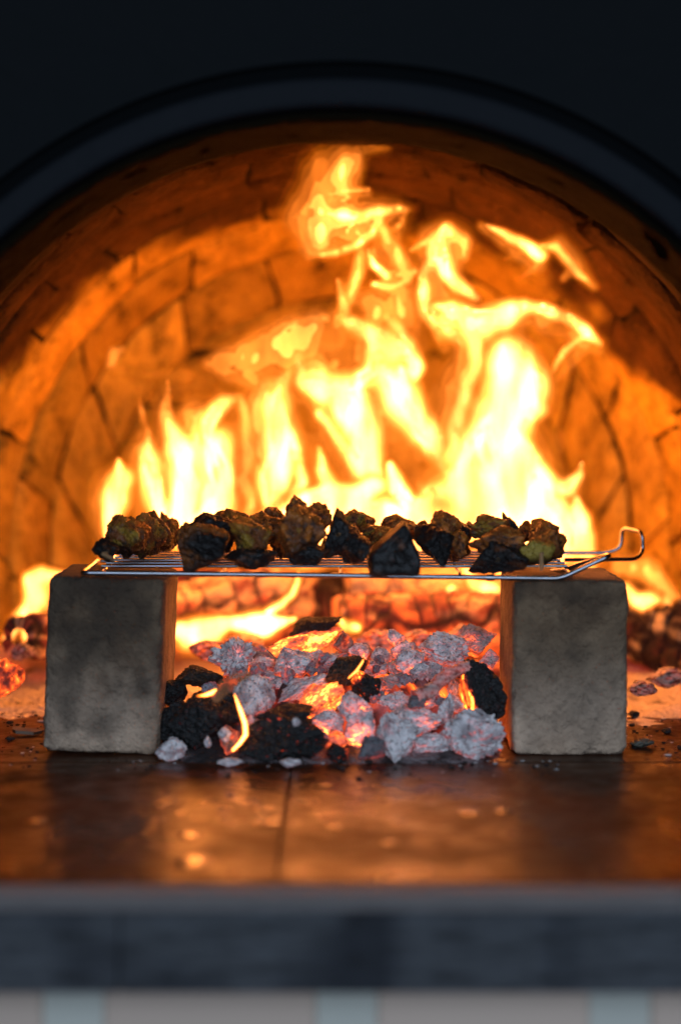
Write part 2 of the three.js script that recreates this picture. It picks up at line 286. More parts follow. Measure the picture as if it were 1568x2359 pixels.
{
  const a = put('concrete_block', block(0.108, 0.162, 0.138, 2), M.block); a.position.set(-0.2182, 0.0825, -0.069); a.rotation.z = -0.036;
  tag(a, 'grey brown stained block standing upright under the left end of the wire grill', 'block', 'blocks carrying the grill');
  const b = put('concrete_block', block(0.107, 0.162, 0.134, 7), M.block); b.position.set(0.2115, 0.0808, -0.067); b.rotation.z = -0.008;
  tag(b, 'paler pitted block standing upright below the grill handles, black coal against it', 'block', 'blocks carrying the grill');
}

// ---------------------------------------------------------------- wire grill
const tube = (pts, r, tension = 0.12, seg = 8) => {
  const path = new THREE.CurvePath(); // straight runs with rounded corners
  const P = pts.map((p) => p.clone()); let from = P[0];
  for (let i = 1; i < P.length - 1; i++) { const a = P[i - 1], b = P[i], c = P[i + 1], ra = Math.min(0.008, a.distanceTo(b) * 0.45, c.distanceTo(b) * 0.45), e = b.clone().lerp(a, ra / a.distanceTo(b)), f = b.clone().lerp(c, ra / c.distanceTo(b)); path.add(new THREE.LineCurve3(from, e)); path.add(new THREE.QuadraticBezierCurve3(e, b, f)); from = f; }
  path.add(new THREE.LineCurve3(from, P[P.length - 1]));
  const out = []; for (const c of path.curves) { const n = c.isLineCurve3 ? 1 : 6; for (let i = 0; i < n; i++) out.push(c.getPoint(i / n)); } out.push(P[P.length - 1]);
  const smoothPath = new THREE.CurvePath(); for (let i = 1; i < out.length; i++) if (out[i].distanceTo(out[i - 1]) > 1e-5) smoothPath.add(new THREE.LineCurve3(out[i - 1], out[i]));
  let len = smoothPath.getLength(); return new THREE.TubeGeometry(smoothPath, Math.ceil(len / 0.0022), r, seg);
};
const GY = 0.1705;
{
  const grill = base('wire_grill', [0, 0, 0]); tag(grill, 'thin steel wire grill with bent handles, laid across the two blocks', 'grill');
  const back = -0.235;
  // outer frame: front wire ends in the low slanting handle, rear wire in the upright loop
  put('frame', tube([at(1290, 1296, -0.18), at(224, 1292, back + 0.02), at(218, 1297, -0.06), at(190, 1319, 0), at(205, 1319, 0.002), at(700, 1324, 0.002), at(1290, 1332, 0.002), at(1402, 1280, 0.002), at(1399, 1278, -0.02), at(1300, 1312, -0.045), at(1270, 1316, -0.1)], 0.0024), M.steel, grill);
  put('handle', tube([at(420, 1271, back), at(1395, 1273, back), at(1429, 1262, back), at(1432, 1216, back), at(1477, 1224, -0.2), at(1480, 1270, -0.2), at(1464, 1288, -0.19), at(1300, 1289, -0.17)], 0.0022), M.steel, grill);
  for (let k = 0; k < 6; k++) { const z = -0.045 - k * 0.032; put('rod', tube([new THREE.Vector3(-0.226, GY, z), new THREE.Vector3(0.214 + (k ? 0.002 : 0), GY, z)], k ? 0.0013 : 0.0016), M.steel, grill); }
  for (const x of [-0.222, -0.11, 0.0, 0.11, 0.212]) put('cross_rod', tube([new THREE.Vector3(x, GY - 0.003, -0.003), new THREE.Vector3(x, GY - 0.003, back)], 0.0014), M.steel, grill);
  const w = new THREE.CylinderGeometry(0.0031, 0.0031, 0.007, 12); w.rotateZ(Math.PI / 2); const wp = at(1128, 1330, 0.002); w.translate(wp.x, wp.y, wp.z); put('weld', w, M.steel, grill);
}

// ---------------------------------------------------------------- skewers: [vx, vy, half width, half height, z, kind, options]; kinds b black, m browned meat, y yellow, s slice
const CHAR = [0.006, 0.0045, 0.004], BROWN = [0.14, 0.038, 0.006], OLIVE = [0.27, 0.155, 0.014], RUST = [0.42, 0.12, 0.012];
function chunk(seed, hw, hh, hd, kind, opt = {}) {
  const g = lump(seed, hw, hh, hd, { detail: 15, box: opt.apex ? 1 : 0, facets: kind === 'b' ? 8 : 9, p: kind === 'b' ? 20 : 16, rough: 0.26, fine: kind === 'b' ? 0.06 : 0.12 });
  if (opt.apex) { const p = g.attributes.position; for (let i = 0; i < p.count; i++) { const y = p.getY(i) / hh, k = lerp(1, 0.06, clamp((y + 0.35) / 1.3) ** 1.3); p.setX(i, p.getX(i) * k * 1.06 + opt.apex * hw * smooth(-0.2, 1, y)); } }
  return finish(g, (x, y, z) => {
    const a = fbm(x * 1.6 + seed, y * 1.6, z * 1.6, 4), b = fbm(x * 3.5, y * 3.5 + seed, z * 3.5, 3);
    if (kind === 'b') return mix3(CHAR, BROWN, smooth(0.05, 0.5, a) * 0.8);
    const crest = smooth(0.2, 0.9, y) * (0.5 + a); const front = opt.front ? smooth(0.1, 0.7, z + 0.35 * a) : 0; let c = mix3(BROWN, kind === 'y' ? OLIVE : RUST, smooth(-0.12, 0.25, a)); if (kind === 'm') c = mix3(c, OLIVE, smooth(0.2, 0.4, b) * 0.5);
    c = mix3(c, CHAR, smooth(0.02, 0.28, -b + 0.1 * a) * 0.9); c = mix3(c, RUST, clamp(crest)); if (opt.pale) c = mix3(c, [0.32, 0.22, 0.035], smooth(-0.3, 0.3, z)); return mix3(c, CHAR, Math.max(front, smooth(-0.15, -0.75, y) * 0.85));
  });
}
const SKEWERS = [
  ['skewer of thin charred slices at the left end of the grill, black tip in front', [[243, 1266, 29, 25, 0.0, 'b'], [283, 1232, 38, 44, -0.025, 'y'], [303, 1239, 38, 46, -0.05, 'm'], [336, 1233, 42, 50, -0.08, 's'], [352, 1226, 44, 48, -0.11, 'y'], [386, 1224, 28, 42, -0.15, 's']], [262, 1288, 238, 1276]],
  ['skewer with a big round black chunk in front, second from the left block side', [[470, 1262, 53, 54, 0.0, 'm', { front: 1 }], [492, 1226, 56, 42, -0.05, 'b'], [436, 1236, 28, 32, -0.075, 'm'], [539, 1212, 34, 38, -0.1, 'y'], [515, 1205, 40, 28, -0.14, 'm']]],
  ['skewer with an olive yellow chunk over a black base, just left of the tallest piece', [[578, 1240, 44, 46, -0.01, 'y'], [576, 1284, 56, 26, 0.0, 'b'], [610, 1216, 38, 36, -0.06, 'm'], [628, 1203, 28, 34, -0.11, 'm'], [655, 1250, 30, 36, -0.05, 'm']]],
  ['skewer with the tallest pointed meat piece standing above all the others', [[697, 1224, 50, 60, -0.01, 'm'], [682, 1172, 23, 30, -0.03, 'm', { apex: 0.0 }], [726, 1200, 34, 40, -0.06, 'm'], [708, 1276, 46, 24, -0.005, 'b'], [752, 1262, 14, 22, -0.03, 'y']]],
  ['skewer with a narrow upright black piece beside a low rusty chunk near the middle', [[777, 1226, 27, 54, -0.01, 'm', { front: 1 }], [810, 1254, 40, 42, -0.005, 'b'], [810, 1200, 32, 26, -0.07, 'y'], [836, 1207, 26, 22, -0.11, 'm'], [860, 1222, 36, 16, -0.06, 's'], [860, 1255, 26, 32, -0.05, 'm']]],
  ['skewer with a smooth black pointed wedge hanging in front of the inner rods', [[905, 1263, 53, 57, 0.008, 'b', { apex: 0.42 }], [880, 1240, 26, 26, -0.04, 'y'], [913, 1214, 42, 26, -0.06, 'm'], [905, 1204, 26, 20, -0.12, 'm']]],
  ['skewer with a black round front piece under a brown knob, right of the black wedge', [[1000, 1254, 42, 44, 0.0, 'b'], [1022, 1213, 36, 36, -0.045, 'm'], [971, 1222, 26, 22, -0.09, 'm'], [1058, 1230, 26, 28, -0.08, 'b'], [1052, 1258, 30, 34, -0.03, 'm'], [1050, 1260, 24, 28, -0.12, 'm']]],
  ['broad skewer of layered brown chunks with a black underside, above the inner block edge', [[1146, 1284, 60, 36, 0.0, 'b'], [1142, 1248, 60, 34, -0.015, 'm'], [1128, 1212, 42, 26, -0.055, 'y'], [1170, 1206, 18, 24, -0.1, 'b'], [1078, 1222, 18, 20, -0.1, 'b'], [1172, 1238, 30, 30, -0.1, 'm']]],
  ['skewer with a pale yellow flat chunk in front at the handle end of the grill', [[1238, 1272, 38, 28, 0.0, 'y', { pale: 1 }], [1263, 1254, 40, 44, -0.025, 'm'], [1208, 1224, 23, 24, -0.08, 'm'], [1254, 1224, 33, 28, -0.055, 'm'], [1290, 1244, 12, 10, -0.12, 'b']], [1246, 1312, 1246, 1276]],
];
SKEWERS.forEach(([label, list, tip], k) => {
  const first = at(list[0][0], list[0][1], list[0][4]), sk = base('meat_skewer', [first.x, first.y, first.z]); tag(sk, label, 'skewer', 'skewers grilling on the wire grill');
  list.forEach(([vx, vy, hw, hh, z, kind, opt], i) => {
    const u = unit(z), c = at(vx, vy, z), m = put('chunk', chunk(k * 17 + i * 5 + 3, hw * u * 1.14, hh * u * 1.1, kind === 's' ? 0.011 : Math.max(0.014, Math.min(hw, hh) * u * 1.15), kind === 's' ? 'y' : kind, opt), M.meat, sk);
    m.position.copy(c.sub(first)); if (kind === 's') m.rotation.set(0.05, 0.65, 0.1);
  });
  const lastC = list.reduce((a, b) => (b[4] < a[4] ? b : a)), end = at(lastC[0], lastC[1], lastC[4] - 0.03), start = tip ? at(tip[2], tip[3], 0.02) : at(list[0][0], list[0][1] + 6, 0.012);
  const curve = new THREE.LineCurve3(start.clone().sub(first), end.clone().sub(first)); put('stick', new THREE.TubeGeometry(curve, 2, 0.0016, 7), M.stick, sk);
  if (tip) { const c2 = new THREE.LineCurve3(at(tip[0], tip[1], 0.035).sub(first), start.clone().sub(first)); put('stick_tip', new THREE.TubeGeometry(c2, 2, 0.0019, 7), M.stick, sk); }
});

// ---------------------------------------------------------------- coals in survey units of the heap crop
const hx = (c) => c * 0.54 + 345, hy = (c) => c * 0.54 + 1285.8;
function coal(c, seed) {
  const [cx, cy, w, h, z, kind, label, o = {}] = c, u = unit(z) * 0.54, p = at(hx(cx), hy(cy), z), dark = kind === 'char' || kind === 'bark';
  const g = lump(seed, w * u * 1.08, h * u * 1.08, (o.depth ?? Math.min(1.1 * w, 1.2 * h, 0.8 * (w + h) / 2)) * u, { detail: w > 60 ? 24 : 17, facets: o.facets ?? 11, p: o.p ?? 14, rough: o.rough ?? 0.16, fine: o.fine ?? (dark ? 0.12 : 0.1), nodules: o.nodules ?? (dark ? 0 : 0.1) });
  const glow = o.glow ?? ((kind === 'ash' ? 0.1 : kind === 'pink' ? 0.2 : kind === 'hot' ? 0.66 : 0.0)), grain = o.grain ?? 0;
  const tint = (x, y, z2, nx, ny, nz) => {
    const a = fbm(x * 1.7 + seed, y * 1.7, z2 * 1.7, 4), b = fbm(x * 6, y * 6 + seed, z2 * 6, 3);
    if (kind === 'char') return mix3([0.005, 0.0048, 0.0046], [0.016, 0.013, 0.011], smooth(0, 0.4, b));
    if (kind === 'bark') return mix3([0.012, 0.007, 0.004], [0.075, 0.034, 0.012], smooth(-0.1, 0.35, b));
    if (kind === 'hot') return mix3([0.3, 0.17, 0.12], [0.04, 0.03, 0.025], smooth(0.0, 0.35, a));
    let col = mix3([0.74, 0.69, 0.67], [0.36, 0.31, 0.31], smooth(-0.2, 0.3, a)); col = mix3(col, [0.1, 0.085, 0.09], smooth(0.1, 0.36, b) * 0.85); return o.brown ? mix3(col, [0.2, 0.13, 0.1], 0.55) : o.slate ? mix3(col, [0.06, 0.065, 0.075], 0.85) : col;
  };
  const temp = (x, y, z2, nx, ny, nz) => {
    const a = fbm(x * 1.3, y * 1.3 + seed * 3, z2 * 1.3, 3), b = fbm(x * 5 + seed, y * 5, z2 * 5, 3), under = smooth(0.35, -0.8, ny);
    if (dark) { const s = smooth(0.26, 0.4, b) * (o.spots ?? 0.5); const side = o.side ? smooth(o.side[2] ?? 0.2, (o.side[2] ?? 0.2) + 0.35, o.side[0] * x + o.side[1] * y + 0.3 * b) * (0.72 + 0.5 * N(x * 9 + seed, y * 2.5, z2 * 3)) : 0; return Math.max(s * 0.8, side); }
    const streak = grain ? grain * N(x * 7 + y * 3 + seed, y * 14 - x * 5, z2 * 6) : 0, crack = (o.cracks ?? 0.16) * smooth(0.05, 0.0, Math.abs(fbm(x * 3.2 + seed, y * 3.2, z2 * 3.2, 2)));
    const win = o.win && z2 > -0.2 ? o.win[3] * smooth(1.15, 0.35, Math.hypot(x - o.win[0], y - o.win[1]) / o.win[2] + 0.7 * b) : 0;
    return win + glow + 0.5 * (o.vary ?? (kind === 'ash' ? 1.0 : 1.35)) * a + streak + crack + (kind === 'hot' ? 0 : 0.34 * under) - (kind === 'hot' ? 0 : 0.06) - (kind === 'ash' ? 0.02 : 0);
  };
  const m = put(o.name ?? (dark ? 'charcoal_lump' : 'glowing_coal'), finish(g, tint, temp), dark ? M.char : M.coal); m.position.copy(p); m.rotation.z = (o.rot ?? 0) * Math.PI / 180;
  if (o.yaw) m.rotation.y = o.yaw;
  tag(m, label, 'coal', 'coals of the heap between the blocks'); return m;
}
const COALS = [
  [350, 432, 98, 92, -0.085, 'ash', 'knobbly grey coal like a cauliflower at the back left of the heap', { nodules: 0.42, rough: 0.08, glow: 0.12 }],
  [440, 600, 92, 98, -0.03, 'ash', 'smooth egg shaped grey coal behind the thin leaning flame', { facets: 20, p: 6, glow: 0.12, fine: 0.05 }],
  [612, 455, 86, 76, -0.085, 'pink', 'pink blocky coal with fine red cracks at the middle back of the heap', { facets: 7, p: 20, rot: 14, cracks: 0.34, glow: 0.2, win: [0, -0.3, 0.7, 0.16] }],
  [708, 440, 56, 48, -0.11, 'pink', 'small rounded pinkish coal tucked behind the pink cracked block'],
  [482, 456, 52, 44, -0.11, 'pink', 'dull pink coal between the knobbly coal and the pink cracked block'],
  [492, 508, 48, 36, -0.07, 'ash', 'small grey coal above the right shoulder of the egg shaped coal', { glow: 0.28 }],
  [795, 452, 60, 44, -0.095, 'ash', 'blue grey coal lying behind the brown bark lump'],
  [648, 552, 116, 44, -0.04, 'ash', 'long flat pale coal slab slanting up to the right with red glowing underside', { rot: 24, facets: 8, p: 18, glow: 0.18 }],
  [560, 545, 50, 40, -0.06, 'ash', 'grey coal half hidden behind the long pale slab', {}],
  [842, 475, 92, 58, -0.04, 'bark', 'brown crusty bark lump lying on top of the heap middle', { rot: 24, spots: 0.1, side: [0.8, -0.6, 0.62] }],
  [922, 550, 60, 66, -0.03, 'char', 'black shiny lump with bright orange cracked edge below the bark lump', { spots: 0.9, side: [-0.6, 0.8, 0.5] }],
  [722, 612, 116, 74, -0.02, 'hot', 'bright orange red splintered ember below the long pale slab', { rot: 28, grain: 0.34, glow: 0.7 }],
  [735, 705, 88, 56, 0.0, 'pink', 'pale pink flat coal right of the black lump with the white chip', { facets: 9, glow: 0.26, rot: -6, win: [0.5, -0.5, 0.6, 0.4] }],
  [235, 690, 152, 112, 0.0, 'char', 'big black charred lump at the left front, small flame on its top', { spots: 0.35, side: [0.75, -0.65, 0.62] }],
  [135, 705, 108, 96, -0.02, 'char', 'black mass wedged between the brown stained block and the big left lump', { spots: 0.2 }],
  [345, 655, 88, 78, -0.02, 'char', 'black charred piece between the big left lump and the egg shaped coal', { spots: 0.2, facets: 7 }],
  [475, 805, 96, 58, 0.03, 'char', 'low black slab of char in front between the two big black lumps', { spots: 0.4, facets: 7, p: 20 }],
  [668, 800, 92, 56, 0.035, 'char', 'low black char piece right of the front middle lump with orange edge', { spots: 0.6, facets: 7, p: 20, side: [0.9, -0.3, 0.6] }],
  [575, 755, 158, 100, 0.02, 'char', 'big black charred lump at the front middle with orange sparks', { spots: 0.7, side: [0.85, -0.5, 0.7] }],
  [572, 660, 116, 34, 0.01, 'char', 'black flat crust capping the front middle charred lump', { spots: 0.15, rot: 4, facets: 7, p: 22, depth: 70 }],
  [95, 815, 64, 48, 0.02, 'ash', 'bluish white coal lying alone on the floor against the brown stained block', { glow: 0.02, vary: 0.1 }],
  [205, 512, 104, 48, -0.06, 'bark', 'ragged dark bark with curled top at the back left beside the block', { spots: 0.15, fine: 0.22, facets: 7, p: 20, depth: 70 }],
  [95, 575, 62, 52, -0.05, 'char', 'dull grey black lump touching the inner face of the brown stained block', { spots: 0.05 }],
  [320, 752, 28, 30, 0.035, 'ash', 'small white ash chip glued to the foot of the big left black lump', { glow: 0.05 }],
  [247, 782, 16, 24, 0.035, 'ash', 'narrow cream ash chip low on the big left black lump', { glow: 0.05, vary: 0.1 }],
  [625, 697, 17, 17, 0.075, 'ash', 'tiny bright white chip on the front middle black lump', { glow: 0.0, vary: 0 }],
  [345, 868, 56, 18, 0.05, 'ash', 'flat white ash flake on the floor left of the front middle black lump', { glow: 0.0, vary: 0 }],
  [600, 872, 46, 18, 0.06, 'ash', 'flat grey ash flake on the floor under the front middle black lump', { glow: 0.0, vary: 0 }],
  [875, 640, 72, 68, 0.0, 'pink', 'lilac coal with deep red face just below the black shiny lump', { glow: 0.24, win: [0.1, 0.0, 0.7, 0.34] }],
  [905, 735, 78, 82, 0.012, 'pink', 'slanting coal with a red hollow face beside the front grey boulder', { glow: 0.26, facets: 8, rot: 30, win: [-0.2, 0.0, 0.75, 0.36] }],
  [1050, 765, 84, 100, 0.02, 'ash', 'large blurred grey boulder of ash at the front centre right', { glow: 0.1 }],
  [945, 812, 64, 54, 0.03, 'ash', 'dark slate coloured wedge leaning on the front grey boulder', { slate: 1, glow: 0.02, facets: 7, rot: 30 }],
  [1040, 622, 78, 54, -0.03, 'ash', 'pale grey coal with a crest of red in the middle right of the heap', { glow: 0.24, facets: 9 }],
  [1130, 692, 104, 64, 0.0, 'pink', 'lilac grey coal with one red glowing window facing front', { glow: 0.16, win: [0.25, 0.1, 0.45, 0.42] }],
  [1375, 752, 130, 104, 0.012, 'ash', 'largest white rough coal at the right front corner by the pale block', { glow: 0.1, nodules: 0.16, rough: 0.1 }],
  [1212, 795, 96, 48, 0.012, 'ash', 'low grey coal between the front boulder and the largest white coal', { glow: 0.14 }],
  [1262, 645, 34, 68, -0.01, 'ash', 'thin pale upright shard right of the red windowed coal', { glow: 0.1, rot: -14, vary: 0.3 }],
  [1415, 565, 92, 134, -0.03, 'char', 'tall black lump leaning on the pale block with a glowing red left face', { spots: 0.15, side: [-1, -0.35, 0.28], rot: 8 }],
  [1255, 398, 104, 78, -0.09, 'ash', 'large flaky grey coal peaked like a hill at the right back', { glow: 0.2, fine: 0.13, facets: 9 }],
  [1385, 355, 88, 72, -0.125, 'pink', 'dark red block shaped coal at the top right of the heap', { glow: 0.29, facets: 7, p: 18, brown: 1 }],
  [1445, 435, 42, 44, -0.1, 'pink', 'small square pink coal touching the inner side of the pale block', { facets: 7, glow: 0.27 }],
  [1085, 402, 58, 50, -0.115, 'pink', 'rounded rose pink coal left of the grey hill shaped coal', { glow: 0.30 }],
  [988, 420, 46, 42, -0.125, 'ash', 'plain grey coal left of the rose pink coal', { glow: 0.22 }],
  [1050, 340, 36, 36, -0.14, 'pink', 'orange tinged coal peeking over the rose pink coal', { glow: 0.36 }],
  [1110, 445, 60, 60, -0.08, 'pink', 'mauve coal in front of the rose pink coal', { glow: 0.28 }],
  [1048, 535, 80, 48, -0.06, 'pink', 'brownish flat coal with a thin red streak right of the black shiny lump', { brown: 1, glow: 0.22, rot: -14 }],
  [1290, 570, 32, 66, -0.05, 'pink', 'narrow mauve post like coal under the burnt twig', { glow: 0.24 }],
  [955, 465, 56, 40, -0.1, 'ash', 'dim grey coal right behind the bark lump', { glow: 0.25 }],
  [1152, 490, 42, 44, -0.07, 'ash', 'pale coal below the mauve coal and left of the twig', {}],
  [1215, 485, 44, 44, -0.075, 'ash', 'crumbly grey coal under the hill shaped coal', { fine: 0.14 }],
  [822, 368, 46, 56, -0.125, 'hot', 'pinkish orange upright coal right of the glowing split log piece', { glow: 0.37, facets: 7, p: 18 }],
  [892, 405, 44, 42, -0.125, 'pink', 'small reddish coal beside the pinkish orange upright coal', { glow: 0.32 }],
  [1185, 605, 58, 46, -0.025, 'pink', 'rose coloured coal under the lower end of the twig', { glow: 0.30 }],
  [1138, 612, 42, 30, 0.0, 'ash', 'small slate blue burnt lump at the lower end of the twig', { slate: 1, glow: 0.05, facets: 7, rot: 20 }],
  [790, 775, 52, 40, 0.02, 'hot', 'glowing red coal low in front of the pale pink flat coal', { glow: 0.56 }],
  [800, 832, 46, 40, 0.035, 'char', 'half black half red lump lowest in the middle front', { spots: 0.9, side: [0.4, 0.2, 0.2] }],
  [1300, 630, 40, 44, -0.03, 'ash', 'little tan coal between the shard and the tall black lump', { glow: 0.22 }],
  [990, 560, 52, 46, -0.06, 'pink', 'dark mauve coal peeking out right of the black shiny lump', { glow: 0.30 }],
  [1060, 468, 52, 36, -0.095, 'ash', 'low grey coal beneath the plain grey coal', { glow: 0.28 }],
  [445, 728, 46, 56, 0.0, 'pink', 'orange lit coal wedged between the two big black lumps', { glow: 0.36 }],
  [345, 775, 44, 56, 0.02, 'hot', 'dark red ember at the foot of the thin leaning flame', { glow: 0.36, grain: 0.2 }],
];
COALS.forEach((c, i) => coal(c, i * 3 + 7));
{
  // small lumps in the gaps: six shapes, many copies
  const r = rng(77), shapes = [];
  for (let k = 0; k < 6; k++) { const g = lump(900 + k, 0.012, 0.0095, 0.011, { detail: 10, facets: 9, p: 18, rough: 0.16, fine: 0.1 }); shapes.push(finish(g, (x, y, z) => mix3(mix3([0.34, 0.32, 0.35], [0.16, 0.14, 0.16], smooth(-0.2, 0.3, fbm(x * 1.7 + k, y * 1.7, z * 1.7, 3))), [0.05, 0.04, 0.04], smooth(0.1, 0.4, fbm(x * 5, y * 5 + k, z * 5, 3))), (x, y, z, nx, ny) => 0.08 + 0.05 * (k % 3) + 0.55 * fbm(x * 1.5 + k, y * 1.5, z * 1.5, 3) + 0.22 * smooth(0.3, -0.8, ny))); }
  for (let i = 0; i < 64; i++) {
    const x = -0.13 + 0.27 * r(), z = 0.03 - 0.19 * r(), top = 0.062 * smooth(0.16, 0.1, Math.abs(x)) * smooth(0.05, -0.08, z), k = Math.floor(r() * 6), m = put('ash_coal', shapes[k], M.coal), s = 0.45 + 0.6 * r() * r();
    m.position.set(x, top + 0.004 + 0.01 * r(), z); m.rotation.set(r() * 6, r() * 6, r() * 6); m.scale.setScalar(s);
    tag(m, 'small ash coated coal crumb filling a gap of the coal heap', 'coal', 'small crumbs in the gaps of the coal heap');
  }
}
// split log piece glowing at the back of the heap, and the burnt twig
coal([700, 345, 118, 52, -0.175, 'hot', 'split log piece glowing orange along its grain at the heap top', { grain: 0.28, glow: 0.74, rot: 12, facets: 7, p: 18 }], 301);
coal([575, 392, 112, 44, -0.155, 'hot', 'low glowing orange ember left under the split log piece', { grain: 0.28, glow: 0.7, rot: 18 }], 303);
coal([705, 282, 112, 38, -0.18, 'char', 'black bark crust lying on the glowing split log piece', { rot: 14, spots: 0.1, fine: 0.16, facets: 7, p: 22, depth: 60, side: [-0.4, -0.9, 0.72] }], 305);
{
  const a = at(hx(1128), hy(592), 0.0), b = at(hx(1376), hy(452), -0.03), mid = a.clone().lerp(b, 0.5).add(new THREE.Vector3(0.002, 0.004, 0)), curve = new THREE.CatmullRomCurve3([a, a.clone().lerp(b, 0.25).add(new THREE.Vector3(0, -0.002, 0)), mid, b]);
  let g = new THREE.TubeGeometry(curve, 60, 1, 16), p = g.attributes.position; const c = new THREE.Vector3(), q = new THREE.Vector3();
  for (let i = 0; i < p.count; i++) { const k = Math.floor(i / 17) / 60; curve.getPointAt(k, c); q.fromBufferAttribute(p, i).sub(c); const r = 0.0052 * (1 + 0.35 * (1 - k) + 0.5 * fbm(k * 9, q.x * 2, q.y * 2 + q.z, 3)); p.setXYZ(i, c.x + q.x * r, c.y + q.y * r, c.z + q.z * r); }
  g.deleteAttribute('normal'); g.deleteAttribute('uv'); g = mergeVertices(g, 1e-5); g.computeBoundingBox(); const o = g.boundingBox.getCenter(new THREE.Vector3()); g.translate(-o.x, -o.y, -o.z);
  const m = put('burnt_twig', finish(g, (x, y, z) => mix3([0.46, 0.33, 0.29], [0.1, 0.07, 0.06], smooth(-0.1, 0.3, fbm(x * 4, y * 9, z * 4, 3))), (x, y) => 0.3 + 0.3 * fbm(x * 3, y * 3, 1, 2)), M.coal); m.position.copy(o); tag(m, 'ash coated twig slanting across the right part of the coal heap', 'twig');
}

// ---------------------------------------------------------------- heap core and ash layer on the oven floor
function mound(x0, x1, z0, z1, nx, nz, height, tint, temp) {
  const pos = [], idx = [], uv = [], uv1 = [], col = [];
  for (let j = 0; j <= nz; j++) for (let i = 0; i <= nx; i++) { const x = lerp(x0, x1, i / nx), z = lerp(z0, z1, j / nz), y = height(x, z); pos.push(x, y, z); uv.push(x, z); uv1.push(clamp(temp(x, z), 0.002, 0.998), 0.5); col.push(...tint(x, z)); }
  for (let j = 0; j < nz; j++) for (let i = 0; i < nx; i++) { const k = j * (nx + 1) + i; idx.push(k, k + nx + 1, k + 1, k + 1, k + nx + 1, k + nx + 2); }
  const g = new THREE.BufferGeometry(); g.setAttribute('position', new THREE.Float32BufferAttribute(pos, 3)); g.setAttribute('uv', new THREE.Float32BufferAttribute(uv, 2)); g.setAttribute('uv1', new THREE.Float32BufferAttribute(uv1, 2)); g.setAttribute('color', new THREE.Float32BufferAttribute(col, 3)); g.setIndex(idx); g.computeVertexNormals(); return g;
}
tag(put('ember_glow_core', mound(-0.165, 0.155, 0.055, -0.24, 90, 80, (x, z) => { const e = smooth(0.165, 0.1, Math.abs(x + 0.005)) * smooth(0.05, -0.06, z) * smooth(-0.24, -0.16, z); return 0.056 * e + 0.03 * e * fbm(x * 50, z * 50, 2, 4) - 0.003; },
  (x, z) => mix3([0.16, 0.13, 0.13], [0.012, 0.01, 0.01], smooth(-0.2, 0.1, fbm(x * 30, z * 30, 4, 3))), (x, z) => (0.4 + 1.15 * fbm(x * 38, z * 38, 7, 4)) * smooth(-0.15, -0.06, x + 0.2 * (z < -0.05 ? 1 : 0)) * smooth(0.035, -0.015, z)), M.ash), 'crumbled embers and ash filling the gaps of the coal heap', 'embers', null, 'stuff');
tag(put('ash_layer', mound(-0.46, 0.46, -0.02, -0.73, 200, 190, (x, z) => { const e = smooth(-0.12 - 0.06 * (Math.abs(x) > 0.28 ? 0.6 : 1), -0.34, z + 0.16 * fbm(x * 9, z * 9, 3, 3)); return -0.0012 + e * (0.006 + 0.022 * smooth(-0.35, -0.6, z) + 0.011 * fbm(x * 22, z * 22, 1, 4)) + 0.0016 * fbm(x * 70, z * 70, 8, 2); },
  (x, z) => { const k = smooth(0.12, 0.32, fbm(x * 26, z * 26, 5, 4)); return mix3([0.6, 0.55, 0.5], [0.06, 0.05, 0.05], k * 0.85); }, (x, z) => smooth(-0.3, -0.5, z) * (0.35 + 0.7 * fbm(x * 14, z * 14, 6, 3))), M.ash), 'pale ash spread over the back of the oven floor', 'ash', null, 'stuff');

